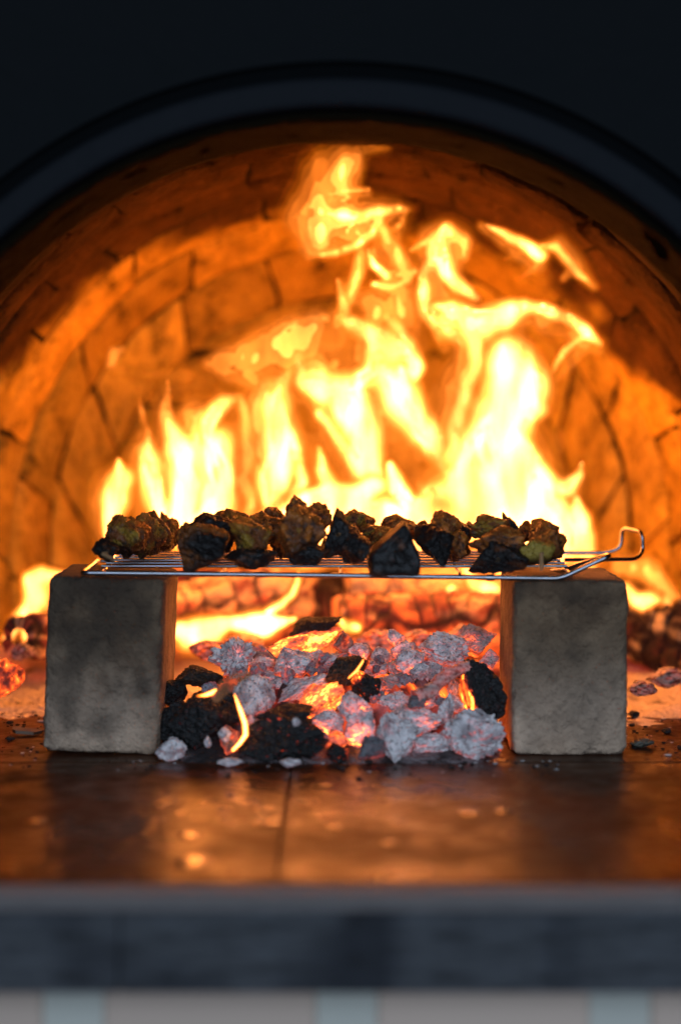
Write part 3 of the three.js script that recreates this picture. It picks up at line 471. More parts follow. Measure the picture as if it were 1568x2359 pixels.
// ---------------------------------------------------------------- burning logs: char broken into blocks
function burningLog(label, [x0, y0, z0], [x1, y1, z1], r, { cells = 9, around = 4, hot = 0.5, ash = 0.3, seed = 1, square = 0.85, groove = [0.025, 0.018, 0.014] } = {}) {
  const A = at(x0, y0, z0), B = at(x1, y1, z1), L = A.distanceTo(B), nu = 84, nv = Math.ceil(nu * 1.2), R = r, pos = [], idx = [], col = [], uv1 = [], uv = [];
  const cell = (u, v) => { const cv = v * cells + 0.7 * N(u * 4, v * 4, seed), row = Math.floor(cv), cu = u * around + 0.125 + 0.55 * N(v * 7, u * 3, seed + 5), fv = cv - row, fu = cu - Math.floor(cu); return { e: Math.min(fu, 1 - fu, fv * 1.0, 1 - fv), id: row * 31 + (Math.floor(cu) + around) % around }; };
  for (let j = -1; j <= nv + 1; j++) for (let i = 0; i <= nu; i++) {
    const v = clamp(j / nv), u = i / nu, a = u * Math.PI * 2, end = j < 0 || j > nv, c = cell(i === nu ? 0 : u, v), rr = rng(c.id * 7 + seed)(), bulge = clamp(smooth(0.0, 0.12 + 0.16 * N(u * 9, v * 14, seed + 3), c.e) - 0.5 * smooth(0.12, 0.4, N(u * 26, v * 5, seed + 8)));
    const sq = 1 + square * 0.36 * Math.pow(Math.abs(Math.sin(2 * a)), 1.5), k = end ? 0.01 : R * sq * (0.86 + 0.16 * bulge + 0.1 * (rr - 0.5) + 0.14 * fbm(Math.cos(a) * 1.2 + seed, Math.sin(a) * 1.2, v * 3, 3)) * (0.82 + 0.18 * smooth(0, 0.06, Math.min(v, 1 - v)));
    pos.push(k * Math.cos(a), k * Math.sin(a), (v - 0.5) * L + (end ? 0 : 0.006 * fbm(Math.cos(a), Math.sin(a), seed, 2))); uv.push(u * 6.28 * R, v * L);
    const [gr, gg, gb] = groove; const white = smooth(0.0, 0.3, fbm(Math.cos(a) * 2, Math.sin(a) * 2, v * 5 + seed, 3) + ash - 0.2) * bulge; col.push(...mix3([gr, gg, gb], [0.6, 0.48, 0.26], white)); uv1.push(clamp(0.86 * hot * (0.8 + 0.35 * rr) * (0.35 + 0.65 * bulge) + 0.2 * fbm(a, v * 8, seed, 2), 0.002, 0.95), 0.5);
  }
  for (let j = 0; j < nv + 2; j++) for (let i = 0; i < nu; i++) { const k = j * (nu + 1) + i; idx.push(k, k + 1, k + nu + 1, k + 1, k + nu + 2, k + nu + 1); }
  const g = new THREE.BufferGeometry(); g.setAttribute('position', new THREE.Float32BufferAttribute(pos, 3)); g.setAttribute('uv', new THREE.Float32BufferAttribute(uv, 2)); g.setAttribute('uv1', new THREE.Float32BufferAttribute(uv1, 2)); g.setAttribute('color', new THREE.Float32BufferAttribute(col, 3)); g.setIndex(idx); g.computeVertexNormals();
  const m = put('firewood_log', g, M.ash); m.position.copy(A.lerp(B, 0.5)); m.lookAt(B); return tag(m, label, 'log', 'burning logs at the back of the oven');
}
burningLog('glowing checkered log end behind the grill on the left, flame beneath it', [330, 1440, -0.42], [690, 1350, -0.55], 0.034, { cells: 6, around: 4, hot: 0.6, ash: 0.5, seed: 3, groove: [0.1, 0.06, 0.04] });
burningLog('dark brown unburnt log in the middle behind the heap', [650, 1385, -0.56], [860, 1352, -0.6], 0.032, { cells: 6, hot: 0.3, ash: 0.05, seed: 8 });
burningLog('pale ash covered log behind the heap under the right half of the grill', [800, 1372, -0.53], [1200, 1352, -0.57], 0.034, { cells: 5, around: 4, hot: 0.45, ash: 0.8, seed: 12, groove: [0.26, 0.2, 0.16] });
burningLog('red hot cracked log lying low behind the coal heap', [780, 1450, -0.4], [1190, 1438, -0.44], 0.036, { cells: 8, around: 4, hot: 0.64, ash: 0.2, seed: 15, groove: [0.1, 0.06, 0.04] });
burningLog('blackened checkered log slanting down behind the pale block', [1360, 1385, -0.5], [1680, 1512, -0.38], 0.042, { cells: 9, around: 6, hot: 0.24, ash: 0.12, seed: 19, square: 0.3 });
burningLog('short log end sticking out behind the brown stained block', [45, 1468, -0.34], [240, 1440, -0.5], 0.024, { cells: 4, hot: 0.4, ash: 0.2, seed: 23 });
burningLog('log lying far back beneath the main flames', [300, 1405, -0.62], [1300, 1400, -0.62], 0.045, { cells: 14, hot: 0.55, ash: 0.3, seed: 27 });
{
  const r = rng(91), E = [[16, 1562, 42, 48, -0.18, 'red hot round ember at the left edge in front of the leaning flame'], [1530, 1560, 46, 24, -0.22, 'low ashy ember on the floor beyond the pale block'], [1480, 1585, 34, 18, -0.17, 'flat tan ember just behind the foot of the pale block'], [55, 1500, 30, 20, -0.3, 'small ember lump under the short log end'], [480, 1498, 46, 24, -0.25, 'pale yellow lit ash lump right behind the knobbly coal'], [560, 1478, 50, 20, -0.32, 'ash lump behind the low bright flame'], [860, 1480, 60, 34, -0.26, 'glowing ember behind the heap middle'], [960, 1484, 50, 36, -0.24, 'orange ember behind the plain grey coal'], [1075, 1478, 56, 40, -0.26, 'tall orange ember behind the grey hill shaped coal']];
  E.forEach(([vx, vy, w, h, z, label], i) => { const u = unit(z); const p = at(vx, vy, z), g = lump(500 + i, w * u, h * u, w * u * 0.8, { fine: 0.1, nodules: 0.12 }); const m = put('glowing_ember', finish(g, (x, y, z2) => mix3(i ? [0.5, 0.42, 0.36] : [0.12, 0.07, 0.05], [0.05, 0.03, 0.02], smooth(-0.1, 0.25, fbm(x * 3, y * 3 + i, z2 * 3, 3))), (x, y, z2) => (i === 0 ? 0.56 : i < 4 ? 0.24 : 0.46) + (i > 0 && i < 4 ? 0.4 : 0.7) * fbm(x * 2.4 + i, y * 2.4, z2 * 2.4, 3)), M.coal); m.position.copy(p); tag(m, label, 'ember', 'embers behind and beside the heap'); });
}
// small litter on the tiles
{
  const chip = new THREE.BoxGeometry(0.03, 0.003, 0.012, 6, 1, 3), cp = chip.attributes.position; for (let i = 0; i < cp.count; i++) cp.setX(i, cp.getX(i) * (1 - 0.4 * smooth(0, 0.006, cp.getZ(i)))); color(chip, () => [0.16, 0.12, 0.09]);
  const m = put('wood_chip', chip, M.flake); m.position.copy(at(62, 1690, -0.1)); m.position.y = 0.004; m.rotation.set(0.1, -0.15, -0.04); tag(m, 'flat splinter of wood on the tiles left of the brown stained block', 'wood chip');
  const list = [[1459, 1645, 13, 8, 'black crumb of charcoal touching the right side of the pale block'], [1533, 1684, 12, 7, 'black charcoal crumb on the bare tile near the right edge'], [1478, 1712, 30, 11, 'grey green flat fragment beside the foot of the pale block'], [25, 1700, 12, 5, 'small black flake on the tile at the left edge'], [120, 1655, 20, 10, 'black charred scrap behind the brown stained block']];
  list.forEach(([vx, vy, w, h, label], i) => { const z = CZ - EYE * F / (vy + h * 0.8 - HORIZON), u = unit(z), g = lump(700 + i, w * u, h * u, w * u * 0.8, { fine: 0.2, detail: 8 }), m = put('charcoal_crumb', finish(g, () => (i === 2 ? [0.12, 0.11, 0.08] : [0.012, 0.01, 0.01])), M.char); m.position.copy(at(vx, vy, z)); m.position.y = h * u * 0.9; tag(m, label, 'crumb', 'crumbs on the oven floor'); });
  const r = rng(55), parts = [];
  for (let i = 0; i < 520; i++) {
    let x, z; const side = r();
    if (side < 0.36) { x = -0.27 - 0.2 * r(); z = 0.06 - 0.36 * r(); } else if (side < 0.72) { x = 0.265 + 0.2 * r(); z = 0.06 - 0.36 * r(); } else { x = -0.2 + 0.4 * r(); z = 0.02 + 0.06 * r() * r() * 2; }
    const s = 0.0008 + 0.0032 * r() * r() * r(), g = new THREE.IcosahedronGeometry(s, 1); g.scale(1.5, 0.55, 1.1); g.rotateY(r() * 6); g.translate(x, s * 0.45, z); g.deleteAttribute('uv'); const pale = r() < 0.25; if (pale) g.scale(1, 0.6, 1); color(g, () => (pale ? [0.5, 0.48, 0.47] : [0.015, 0.012, 0.012])); parts.push(g);
  }
  tag(put('ash_debris', mergeGeometries(parts), M.flake), 'scattered black and grey specks of charcoal on the tiles', 'debris', null, 'stuff');
for (const [vx, vy, w, d, where] of [[1080, 1872, 0.0085, 0.013, 'right of the joint, nearest the pale block'], [437, 1924, 0.0095, 0.014, 'on the left tile towards the ledge'], [610, 1862, 0.009, 0.009, 'farther of two beside the joint'], [616, 1896, 0.0115, 0.011, 'nearer of two beside the joint'], [768, 1905, 0.006, 0.009, 'just right of the tile joint'], [745, 1808, 0.008, 0.008, 'close in front of the coal heap'], [1160, 1868, 0.008, 0.012, 'before the pale block edge'], [85, 1895, 0.009, 0.012, 'near the left picture edge'], [450, 1985, 0.012, 0.02, 'left, close to the pale lip'], [898, 1943, 0.006, 0.009, 'middle of the right tile']]) {
    const z = CZ - EYE * F / (vy - HORIZON), p = at(vx, vy, z), g = new THREE.SphereGeometry(1, 28, 8, 0, Math.PI * 2, 0, Math.PI / 2); g.scale(w, 0.0011, d);
    const q = g.attributes.position; for (let k = 0; k < q.count; k++) { const f = 1 + 0.25 * fbm(q.getX(k) * 90 + vx, q.getZ(k) * 90, 1, 2); q.setX(k, q.getX(k) * f); q.setZ(k, q.getZ(k) * f); }
    const m = put('fat_spot', g, M.oil); m.position.set(p.x, 0.0003, p.z); tag(m, 'shiny spot of fat on the front tiles, ' + where, 'fat spot', 'spots of fat on the front tiles');
  }
}

// ---------------------------------------------------------------- flames: nested translucent shells of a smooth field laid along traced strokes
const LEVELS = [[0.025, 0.6, 0.05, 0.19], [0.07, 0.85, 0.08, 0.2], [0.13, 1.2, 0.12, 0.215], [0.21, 1.8, 0.18, 0.225], [0.32, 3.4, 0.26, 0.235], [0.46, 8, 0.34, 0.25], [0.63, 18, 0.44, 0.27], [0.82, 34, 0.55, 0.29], [1.05, 54, 0.7, 0.3]];
function shells(strokes, cell, { warp = 0.008, streak = 0.35, gain = 1, levels = LEVELS, flat = 0.75, tint } = {}) {
  const lo = new THREE.Vector3(9, 9, 9), hi = lo.clone().negate(), segs = [];
  for (const s of strokes) for (let i = 0; i < s.pts.length - 1; i++) {
    const a = s.pts[i], b = s.pts[i + 1]; segs.push([a.p.x, a.p.y, a.p.z / flat, b.p.x, b.p.y, b.p.z / flat, a.r, b.r, s.h * a.q, s.id, s.h * b.q]);
    for (const q of [a, b]) { const m = q.r * 2.15 + warp * 1.6; lo.min(q.p.clone().subScalar(m)); hi.max(q.p.clone().addScalar(m)); }
  }
  const nx = Math.ceil((hi.x - lo.x) / cell) + 2, ny = Math.ceil((hi.y - lo.y) / cell) + 2, nz = Math.ceil((hi.z - lo.z) / cell) + 2, D = new Float32Array(nx * ny * nz), best = new Float32Array(strokes.length);
  const boxes = segs.map((s) => { const m = Math.max(s[6], s[7]) * 2.15; return [Math.min(s[0], s[3]) - m, Math.max(s[0], s[3]) + m, Math.min(s[1], s[4]) - m, Math.max(s[1], s[4]) + m]; });
  for (let k = 0; k < nz; k++) for (let j = 0; j < ny; j++) for (let i = 0; i < nx; i++) {
    let x = lo.x + i * cell, y = lo.y + j * cell, z = lo.z + k * cell; const X = x, Y = y, Z = z;
    x += warp * N(X * 16, Y * 10, Z * 16) + warp * 0.45 * N(X * 44, Y * 26, Z * 44 + 7); y += warp * N(X * 14 + 40, Y * 10, Z * 14) * 0.8; z += warp * 1.3 * N(X * 15, Y * 9 + 30, Z * 15); const zz = z / flat;
    let any = false; best.fill(0);
    for (let q = 0; q < segs.length; q++) {
      const b = boxes[q]; if (x < b[0] || x > b[1] || y < b[2] || y > b[3]) continue;
      const s = segs[q], dx = s[3] - s[0], dy = s[4] - s[1], dz = s[5] - s[2], px = x - s[0], py = y - s[1], pz = zz - s[2], t = clamp((px * dx + py * dy + pz * dz) / (dx * dx + dy * dy + dz * dz + 1e-12));
      const ex = px - t * dx, ey = py - t * dy, ez = pz - t * dz, r = (s[6] + t * (s[7] - s[6])) * 2.1, d2 = (ex * ex + ey * ey + ez * ez) / (r * r); if (d2 >= 1) continue;
      const g = (1 - d2) * (1 - d2) * (1 - d2) * (s[8] + t * (s[10] - s[8])) * 1.12; if (g > best[s[9]]) best[s[9]] = g; any = true;
    }
    if (!any) continue; let sum = 0; for (const b of best) sum += b * b * b; sum = Math.cbrt(sum) * 1.18;
    D[(k * ny + j) * nx + i] = sum * gain * (1 + streak * 1.2 * N(X * 30, Y * 11, Z * 30) + streak * N(X * 62, Y * 17, Z * 60) + streak * 0.6 * N(X * 110, Y * 30, Z * 90));
  }
  const pos = [], col = [], idx = [], cellId = new Int32Array(nx * ny * nz), off = [0, 1, nx, nx + 1, nx * ny, nx * ny + 1, nx * ny + nx, nx * ny + nx + 1], edges = [[0, 1], [2, 3], [4, 5], [6, 7], [0, 2], [1, 3], [4, 6], [5, 7], [0, 4], [1, 5], [2, 6], [3, 7]];
  for (const [iso, power, alpha, green = 0.3] of levels) {
    cellId.fill(-1); let any = 0;
    for (let k = 0; k < nz - 1; k++) for (let j = 0; j < ny - 1; j++) for (let i = 0; i < nx - 1; i++) {
      const o = (k * ny + j) * nx + i; let mask = 0; for (let c = 0; c < 8; c++) if (D[o + off[c]] > iso) mask |= 1 << c;
      if (mask === 0 || mask === 255) continue;
      let sx = 0, sy = 0, sz = 0, n = 0;
      for (const [a, b] of edges) { const ia = mask >> a & 1, ib = mask >> b & 1; if (ia === ib) continue; const va = D[o + off[a]], vb = D[o + off[b]], t = (iso - va) / (vb - va); sx += lerp(a & 1, b & 1, t); sy += lerp(a >> 1 & 1, b >> 1 & 1, t); sz += lerp(a >> 2, b >> 2, t); n++; }
      cellId[o] = pos.length / 3; any++; const X = lo.x + (i + sx / n) * cell, Y = lo.y + (j + sy / n) * cell, Z = lo.z + (k + sz / n) * cell; pos.push(X, Y, Z);
      const big = 1 + 0.55 * N(X * 17, Y * 12 + 5, Z * 17), v = big + 0.6 * N(X * 60, Y * 16, Z * 60) + 0.3 * N(X * 150, Y * 40, Z * 120), P = Math.max(0.25, v) * power, t = tint ?? [1, green, 0.005 + Math.max(0, green - 0.2) * 0.7]; col.push(P * t[0], P * t[1], P * t[2], clamp(alpha * (0.9 + 0.8 * N(X * 34 + 3, Y * 12, Z * 34))));
    }
    if (!any) continue;
    for (let k = 1; k < nz - 1; k++) for (let j = 1; j < ny - 1; j++) for (let i = 1; i < nx - 1; i++) {
      const o = (k * ny + j) * nx + i, s = D[o] > iso;
      for (const [d, p, q] of [[1, nx, nx * ny], [nx, 1, nx * ny], [nx * ny, 1, nx]]) {
        if ((D[o + d] > iso) === s) continue; const a = cellId[o], b = cellId[o - p], c = cellId[o - p - q], e = cellId[o - q]; if (a < 0 || b < 0 || c < 0 || e < 0) continue;
        (s !== (d === nx)) ? idx.push(a, b, c, a, c, e) : idx.push(a, c, b, a, e, c);
      }
    }
  }
  const g = new THREE.BufferGeometry(); g.setAttribute('position', new THREE.Float32BufferAttribute(pos, 3)); g.setAttribute('color', new THREE.Float32BufferAttribute(col, 4)); g.setIndex(idx); g.computeVertexNormals(); return g;
}
let flameTris = 0;
function flame(label, list, { z = -0.6, lean = 0, y0 = 0.12, cell = 0.0034, conv = (x, y) => [x * 0.8 + 188, y * 0.8 + 313.6, 0.8], name = 'flame', category = 'flame', ...opt } = {}) {
  const more = []; let fk = 0;
  if (opt.filaments !== false) for (const [h, pts, dz = 0] of list) {
    if (opt.filaments !== false && h > 0.34 && h < 1.3 && pts.length > 2) { fk++; const sd = fk % 2 ? 1 : -1; more.push([0.2, pts.map(([x, y, r], i) => { const a = pts[Math.max(0, i - 1)], b = pts[Math.min(pts.length - 1, i + 1)], l = Math.hypot(b[0] - a[0], b[1] - a[1]) || 1, o = sd * (r * 0.9 + 6); return [x - (b[1] - a[1]) / l * o, y + (b[0] - a[0]) / l * o + 6, r * 1.35 + 8]; }), dz - 0.015]); }
    if (h < 0.7 || pts.length < 4 || Math.max(...pts.map((p) => p[2])) < 22) continue;
    for (const side of [-0.62, 0.5, 0.05]) {
      fk++; more.push([Math.max(1.1, h * 1.45), pts.map(([x, y, r], i) => { const a = pts[Math.max(0, i - 1)], b = pts[Math.min(pts.length - 1, i + 1)], l = Math.hypot(b[0] - a[0], b[1] - a[1]) || 1, o = r * side * (0.75 + 0.5 * Math.sin(i * 1.7 + fk * 2.3)); return [x - (b[1] - a[1]) / l * o, y + (b[0] - a[0]) / l * o, Math.max(1.5, r * 0.15) * (1 + 0.4 * Math.sin(i * 2.1 + fk))]; }).slice(fk % 2 ? 1 : 0), dz + 0.012 * Math.sin(fk * 1.9)]);
    }
  }
  list = [...list.map(([h, p, d]) => [h > 0.6 ? h * 0.76 : h, p.map(([x, y, q]) => [x, y, q * 1.16]), d]), ...more];
  const strokes = list.map(([h, pts, dz = 0], id) => ({ h, id, pts: pts.map(([cx, cy, r, ddz = 0]) => { const q = lerp(0.5, 1, smooth(0.08, 0.5, r / Math.max(...pts.map((p) => p[2])))); const [vx, vy, k] = conv(cx, cy); let zz = z + dz + ddz; for (let n = 0; n < 3; n++) zz = z + dz + ddz + lean * Math.max(0, at(vx, vy, zz).y - y0); return { p: at(vx, vy, zz), r: r * k * unit(zz), q }; }) }));
  const g = shells(strokes, cell, opt); g.computeBoundingBox(); const c = g.boundingBox.getCenter(new THREE.Vector3()); c.y = g.boundingBox.min.y; g.translate(-c.x, -c.y, -c.z);
  const m = put(name, g, M.flame); m.position.copy(c); m.castShadow = false; flameTris += g.index.count / 3; return tag(m, label, category);
}
const lean = 0.55, MAIN = { z: -0.52, lean };
flame('detached orange flame puff floating highest under the vault', [
  [0.42, [[880, 42, 6], [810, 45, 14], [775, 80, 30], [745, 130, 40], [715, 190, 42], [695, 250, 42], [690, 315, 28], [672, 355, 8]]],
  [0.75, [[690, 212, 9], [760, 225, 20], [810, 235, 24], [860, 222, 18], [920, 205, 12], [958, 206, 5]]],
  [0.3, [[605, 242, 5], [650, 215, 12], [700, 170, 22]]], [0.5, [[668, 352, 7], [740, 342, 11], [800, 320, 12], [845, 288, 14], [865, 250, 14]]], [0.4, [[660, 250, 8], [660, 300, 7], [668, 350, 6]]],
  [0.45, [[936, 210, 7], [930, 250, 9], [900, 275, 12]]], [0.27, [[705, 215, 44], [760, 245, 58], [820, 255, 48], [890, 228, 28]]], [0.24, [[690, 290, 36], [750, 305, 36], [810, 285, 34]]], [0.5, [[700, 330, 4], [760, 290, 5], [800, 240, 6], [830, 205, 4]]], [0.5, [[680, 235, 4], [730, 190, 5], [780, 165, 5]]], [0.5, [[720, 160, 6], [770, 150, 8], [830, 150, 6], [840, 160, 3]]],
], { ...MAIN, streak: 0.5 });
flame('twisting orange flame neck joining the puff to the fire below', [
  [0.5, [[875, 270, 16], [905, 320, 22], [925, 370, 22], [940, 400, 18]]], [0.6, [[830, 335, 5], [838, 380, 11], [880, 410, 15], [930, 405, 15], [972, 392, 10]]], [0.5, [[835, 432, 8], [890, 440, 14], [950, 415, 12]]],
  [0.25, [[900, 320, 36], [930, 400, 40]]], [0.24, [[800, 480, 30], [880, 520, 60], [930, 600, 56]]], [0.3, [[790, 560, 24], [850, 490, 44], [920, 460, 48], [945, 520, 44], [960, 590, 30]]], [0.5, [[738, 415, 5], [740, 460, 9], [748, 510, 14]]], [0.34, [[820, 340, 18], [780, 420, 14], [760, 470, 18]]],
], { ...MAIN, streak: 0.5 });
flame('bright forked flame right of the puff bending down to the right', [
  [0.75, [[1058, 252, 9], [1040, 290, 22], [1035, 340, 25], [1050, 390, 21], [1090, 432, 18], [1142, 466, 10]]], [0.42, [[1068, 262, 16], [1098, 300, 18], [1100, 350, 9]]], [0.35, [[1010, 300, 12], [960, 332, 8]]],
  [0.7, [[1030, 350, 14], [1000, 400, 17], [990, 450, 17], [1000, 500, 20], [1050, 545, 24], [1112, 585, 26]]], [0.26, [[1060, 300, 44], [1060, 380, 36]]], [0.26, [[1010, 440, 34], [1060, 500, 40]]], [0.35, [[1020, 520, 14], [1030, 570, 10], [1035, 610, 4]]],
], MAIN);
flame('long flame arm reaching far right with a hooked yellow tip', [
  [0.85, [[1020, 488, 12], [1085, 500, 24], [1150, 530, 38], [1210, 515, 32], [1270, 495, 23], [1330, 495, 17], [1400, 530, 17], [1450, 570, 17], [1492, 602, 12]]], [0.55, [[1060, 520, 30], [1150, 545, 44], [1230, 525, 30]]], [0.24, [[1300, 520, 34], [1400, 560, 40]]], [0.3, [[1100, 640, 44], [1070, 760, 50], [1060, 860, 44]]], [0.5, [[1440, 585, 12], [1395, 630, 11], [1372, 670, 9], [1358, 692, 5]]], [0.6, [[1110, 540, 26], [1130, 590, 26], [1125, 650, 25], [1092, 730, 24], [1078, 800, 18], [1068, 860, 24], [1060, 930, 22]]],
], { ...MAIN, z: -0.49 });
flame('thin detached flame streak at the upper right of the vault', [
  [0.6, [[1148, 244, 4], [1210, 275, 11], [1270, 310, 15], [1312, 342, 16]]], [0.62, [[1318, 318, 6], [1360, 325, 14], [1392, 362, 14], [1424, 402, 11], [1462, 432, 4]]], [0.22, [[1205, 352, 4], [1262, 330, 6]]], [0.24, [[1240, 412, 4], [1292, 380, 10], [1310, 360, 6]]], [0.24, [[1375, 410, 10], [1400, 390, 14]]],
], { ...MAIN, cell: 0.003 });
flame('broad central flame with a dark hollow and a bright upper ridge', [
  [1.0, [[740, 520, 12], [800, 560, 24], [860, 590, 32], [930, 620, 34], [955, 665, 26], [935, 700, 22]]], [0.75, [[870, 520, 11], [920, 560, 22], [950, 600, 24], [960, 650, 22]]],
  [0.27, [[345, 656, 8], [430, 628, 30], [520, 600, 44], [620, 575, 46], [700, 545, 40], [755, 520, 26]], 0.04], [0.25, [[370, 660, 18], [450, 680, 34], [505, 705, 34]], 0.04], [0.42, [[560, 575, 10], [640, 545, 16], [710, 525, 16]], 0.05], [0.26, [[440, 640, 40], [540, 610, 56], [650, 590, 60], [760, 570, 50]], 0.04], [0.5, [[640, 680, 40], [700, 720, 40], [780, 720, 40]]], [0.5, [[860, 640, 50], [900, 640, 50]]], [0.2, [[700, 640, 60], [760, 640, 60]], 0.0], [0.28, [[450, 650, 34], [560, 640, 46], [640, 620, 44]], 0.05],
  [0.85, [[622, 640, 18], [640, 710, 26], [700, 738, 28], [780, 728, 32], [842, 690, 34], [850, 640, 24], [835, 590, 18]]],
  [1.0, [[760, 760, 52], [800, 820, 46], [815, 890, 38], [835, 950, 30], [846, 1012, 24]]], [0.95, [[890, 690, 44], [930, 780, 54], [982, 850, 42], [1022, 900, 32], [1050, 950, 27], [1060, 988, 20]], -0.02], [0.8, [[690, 800, 14], [740, 880, 18], [790, 960, 20], [830, 1040, 26]]],
], MAIN);
flame('wide orange flame veil behind all the bright tongues', [[0.2, [[170, 1040, 50], [300, 980, 100], [470, 960, 110], [650, 930, 110], [850, 900, 120], [1050, 900, 120], [1250, 900, 110], [1380, 1060, 60]]], [0.22, [[200, 1130, 60], [500, 1090, 90], [800, 1060, 100], [1100, 1060, 100], [1380, 1130, 60]]], [0.17, [[600, 760, 80], [900, 760, 110], [1150, 720, 90]]]], { ...MAIN, z: -0.6, cell: 0.005, warp: 0.016, flat: 0.4, filaments: false });
flame('tall curved flame tongue left of the central flame', [
  [0.85, [[602, 675, 12], [550, 750, 44], [548, 830, 56], [562, 900, 54], [556, 980, 40], [550, 1040, 28], [556, 1110, 26]]], [0.6, [[618, 930, 14], [632, 1000, 18], [605, 1060, 24]]], [1.0, [[560, 780, 14], [600, 860, 16], [610, 900, 14], [575, 1000, 18]]],
], { ...MAIN, z: -0.5 });
flame('right hand tall white flame with a rounded head', [
  [1.2, [[1208, 612, 16], [1228, 660, 58], [1270, 720, 58], [1298, 775, 32], [1288, 806, 16]]], [1.0, [[1225, 720, 56], [1180, 800, 56], [1140, 860, 46], [1105, 940, 42], [1090, 1010, 44]]], [1.2, [[1240, 780, 50], [1225, 860, 46], [1232, 930, 52], [1190, 1000, 70], [1120, 1060, 64]]],
  [1.05, [[1270, 900, 27], [1302, 960, 28], [1350, 1010, 30], [1398, 1022, 22], [1430, 980, 11], [1436, 935, 4]]], [1.0, [[1340, 1000, 28], [1362, 1080, 34], [1390, 1150, 38], [1400, 1200, 30]]], [0.9, [[1424, 1050, 12], [1426, 1100, 22], [1442, 1165, 26], [1450, 1230, 26]]],
  [1.5, [[1000, 1060, 34], [1100, 1040, 64], [1200, 1010, 84], [1280, 1060, 66], [1330, 1130, 54], [1330, 1200, 50]]], [1.2, [[1100, 1090, 60], [1220, 1120, 80], [1240, 1190, 70]]],
], { ...MAIN, z: -0.48 });
flame('low licking flames right behind the middle skewers', [
  [1.1, [[560, 1090, 26], [640, 1040, 24], [720, 1020, 26], [790, 1040, 36], [850, 1000, 24]]], [0.9, [[678, 900, 8], [688, 960, 19], [718, 1010, 24], [750, 1060, 34]]], [0.95, [[888, 945, 10], [905, 1010, 20], [930, 1060, 28], [990, 1062, 24], [1004, 1030, 12]]],
  [1.3, [[560, 1120, 40], [700, 1090, 50], [840, 1080, 46], [960, 1100, 40], [1060, 1100, 50]]], [1.0, [[600, 1180, 40], [800, 1170, 44], [1000, 1180, 40]]],
], { ...MAIN, z: -0.46 });
flame('group of upright flames above the left skewers', [
  [0.85, [[190, 850, 8], [190, 920, 26], [196, 990, 32], [212, 1050, 34], [236, 1100, 30], [240, 1150, 26]]], [0.9, [[240, 700, 4], [240, 780, 12], [262, 860, 24], [288, 930, 38], [300, 1010, 44], [290, 1080, 40], [288, 1150, 36]]],
  [0.8, [[462, 745, 8], [410, 770, 22], [350, 812, 32], [346, 860, 34], [380, 905, 56], [402, 965, 56], [402, 1040, 46], [384, 1090, 36], [380, 1150, 30]]], [0.66, [[462, 760, 10], [476, 850, 20], [492, 910, 20], [482, 990, 22], [502, 1050, 22], [482, 1110, 18]]], [0.28, [[158, 720, 4], [175, 800, 9], [190, 870, 13]]], [0.28, [[300, 800, 20], [285, 860, 24]]],
  [1.2, [[290, 960, 18], [300, 1040, 26], [290, 1110, 30]]], [1.1, [[420, 980, 16], [400, 1040, 20], [360, 1090, 24], [300, 1130, 30]]], [0.7, [[300, 1000, 60], [400, 1060, 60]]],
], { ...MAIN, z: -0.5 });
flame('lone small flame at the far left of the fire', [[1.25, [[106, 935, 6], [112, 990, 30], [97, 1050, 31], [86, 1110, 20], [82, 1165, 15], [84, 1220, 12]]]], { ...MAIN, cell: 0.003, z: -0.45 });
flame('faint orange wisp drifting left of the fire before the bricks', [[0.26, [[124, 606, 9], [98, 622, 16], [80, 664, 10]]], [0.14, [[70, 660, 14], [150, 680, 20], [300, 690, 18]]]], { ...MAIN, cell: 0.0036 });
const same = (x, y) => [x, y, 1];
flame('low bright flame crawling behind the knobbly coal under the grill', [[1.2, [[415, 1450, 18], [450, 1464, 30], [480, 1456, 27], [530, 1432, 15], [600, 1440, 25], [640, 1432, 13], [676, 1425, 7]]], [0.9, [[610, 1408, 8], [640, 1392, 11], [672, 1365, 10], [686, 1335, 8], [690, 1310, 4]]]], { z: -0.34, conv: same, cell: 0.003, filaments: false, warp: 0.005 });
flame('bent flame standing out left of the brown stained block', [[1.1, [[150, 1326, 10], [100, 1328, 18], [74, 1340, 18], [82, 1375, 22], [70, 1405, 18], [36, 1440, 15], [18, 1475, 12]]], [0.9, [[58, 1412, 14], [95, 1428, 12], [126, 1440, 6]]], [0.8, [[60, 1425, 12], [62, 1470, 11]]], [0.5, [[110, 1350, 26], [110, 1390, 20]]]], { z: -0.36, conv: same, cell: 0.003, filaments: false, warp: 0.004 });
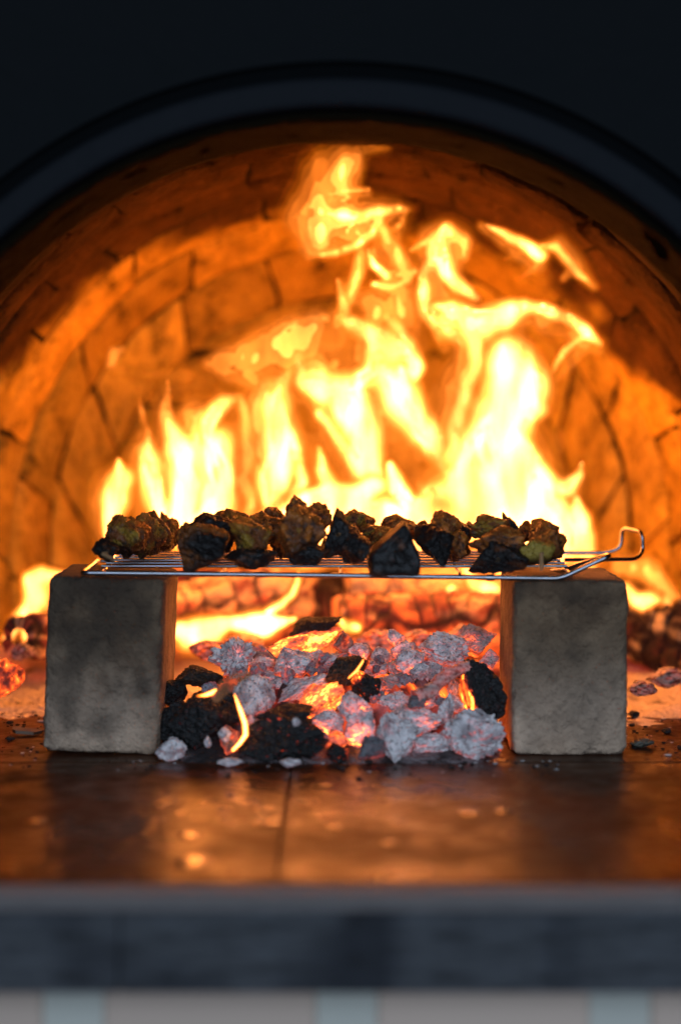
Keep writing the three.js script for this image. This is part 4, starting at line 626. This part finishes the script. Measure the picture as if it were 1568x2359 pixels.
flame('row of small flames burning along the slanting log right of the grill', [[1.1, [[1440, 1352, 12], [1462, 1380, 15], [1492, 1384, 20], [1525, 1402, 14], [1580, 1432, 10]]], [0.7, [[1530, 1372, 9], [1536, 1396, 11], [1560, 1415, 10]]], [0.4, [[1430, 1300, 22], [1490, 1310, 26], [1540, 1360, 14], [1575, 1400, 10]]]], { z: -0.42, conv: same, cell: 0.003, filaments: false, warp: 0.004 });
flame('little flames on the pale log beside the inner edge of the pale block', [[1.1, [[1038, 1352, 6], [1040, 1366, 15], [1044, 1378, 9]]], [1.0, [[1070, 1310, 9], [1092, 1345, 17], [1128, 1362, 20], [1150, 1390, 14]]]], { z: -0.5, conv: same, cell: 0.0028, filaments: false, warp: 0.003 });
flame('short flame lying behind the black crusted log piece', [[1.0, [[786, 1432, 8], [800, 1444, 13], [822, 1446, 10]]]], { z: -0.27, conv: same, cell: 0.0022, filaments: false, warp: 0.002 });
flame('thin tall flame leaning in front of the egg shaped coal', [[1.1, [[541, 1598, 1.6], [552, 1630, 3.6], [564, 1666, 4.8], [566, 1692, 4.6], [552, 1712, 3.4], [536, 1728, 2.6]]]], { z: 0.045, conv: same, cell: 0.0012, filaments: false, warp: 0.001 });
flame('small flat flame on top of the big left black lump', [[1.1, [[454, 1602, 1.6], [474, 1600, 3.2], [490, 1595, 4], [498, 1588, 2.4]]]], { z: 0.03, conv: same, cell: 0.0011, filaments: false, warp: 0.001 });
flame('tiny yellow flame in the crack beside the bark lump', [[0.85, [[803, 1562, 1.8], [822, 1545, 2.6], [834, 1527, 2.4], [838, 1518, 1.5]]]], { z: 0.005, conv: same, cell: 0.0011, filaments: false, warp: 0.001 });
flame('thin brown smoke wisp curling above the big left black lump', [[0.3, [[500, 1606, 8], [520, 1580, 12], [545, 1562, 10], [572, 1552, 5]]]], { z: 0.02, conv: same, cell: 0.0016, filaments: false, warp: 0.002, name: 'smoke', category: 'smoke', tint: [0.5, 0.24, 0.13], levels: [[0.07, 0.35, 0.12], [0.16, 0.4, 0.18]] });
console.log('flame triangles', flameTris);
renderer.render(scene, camera);
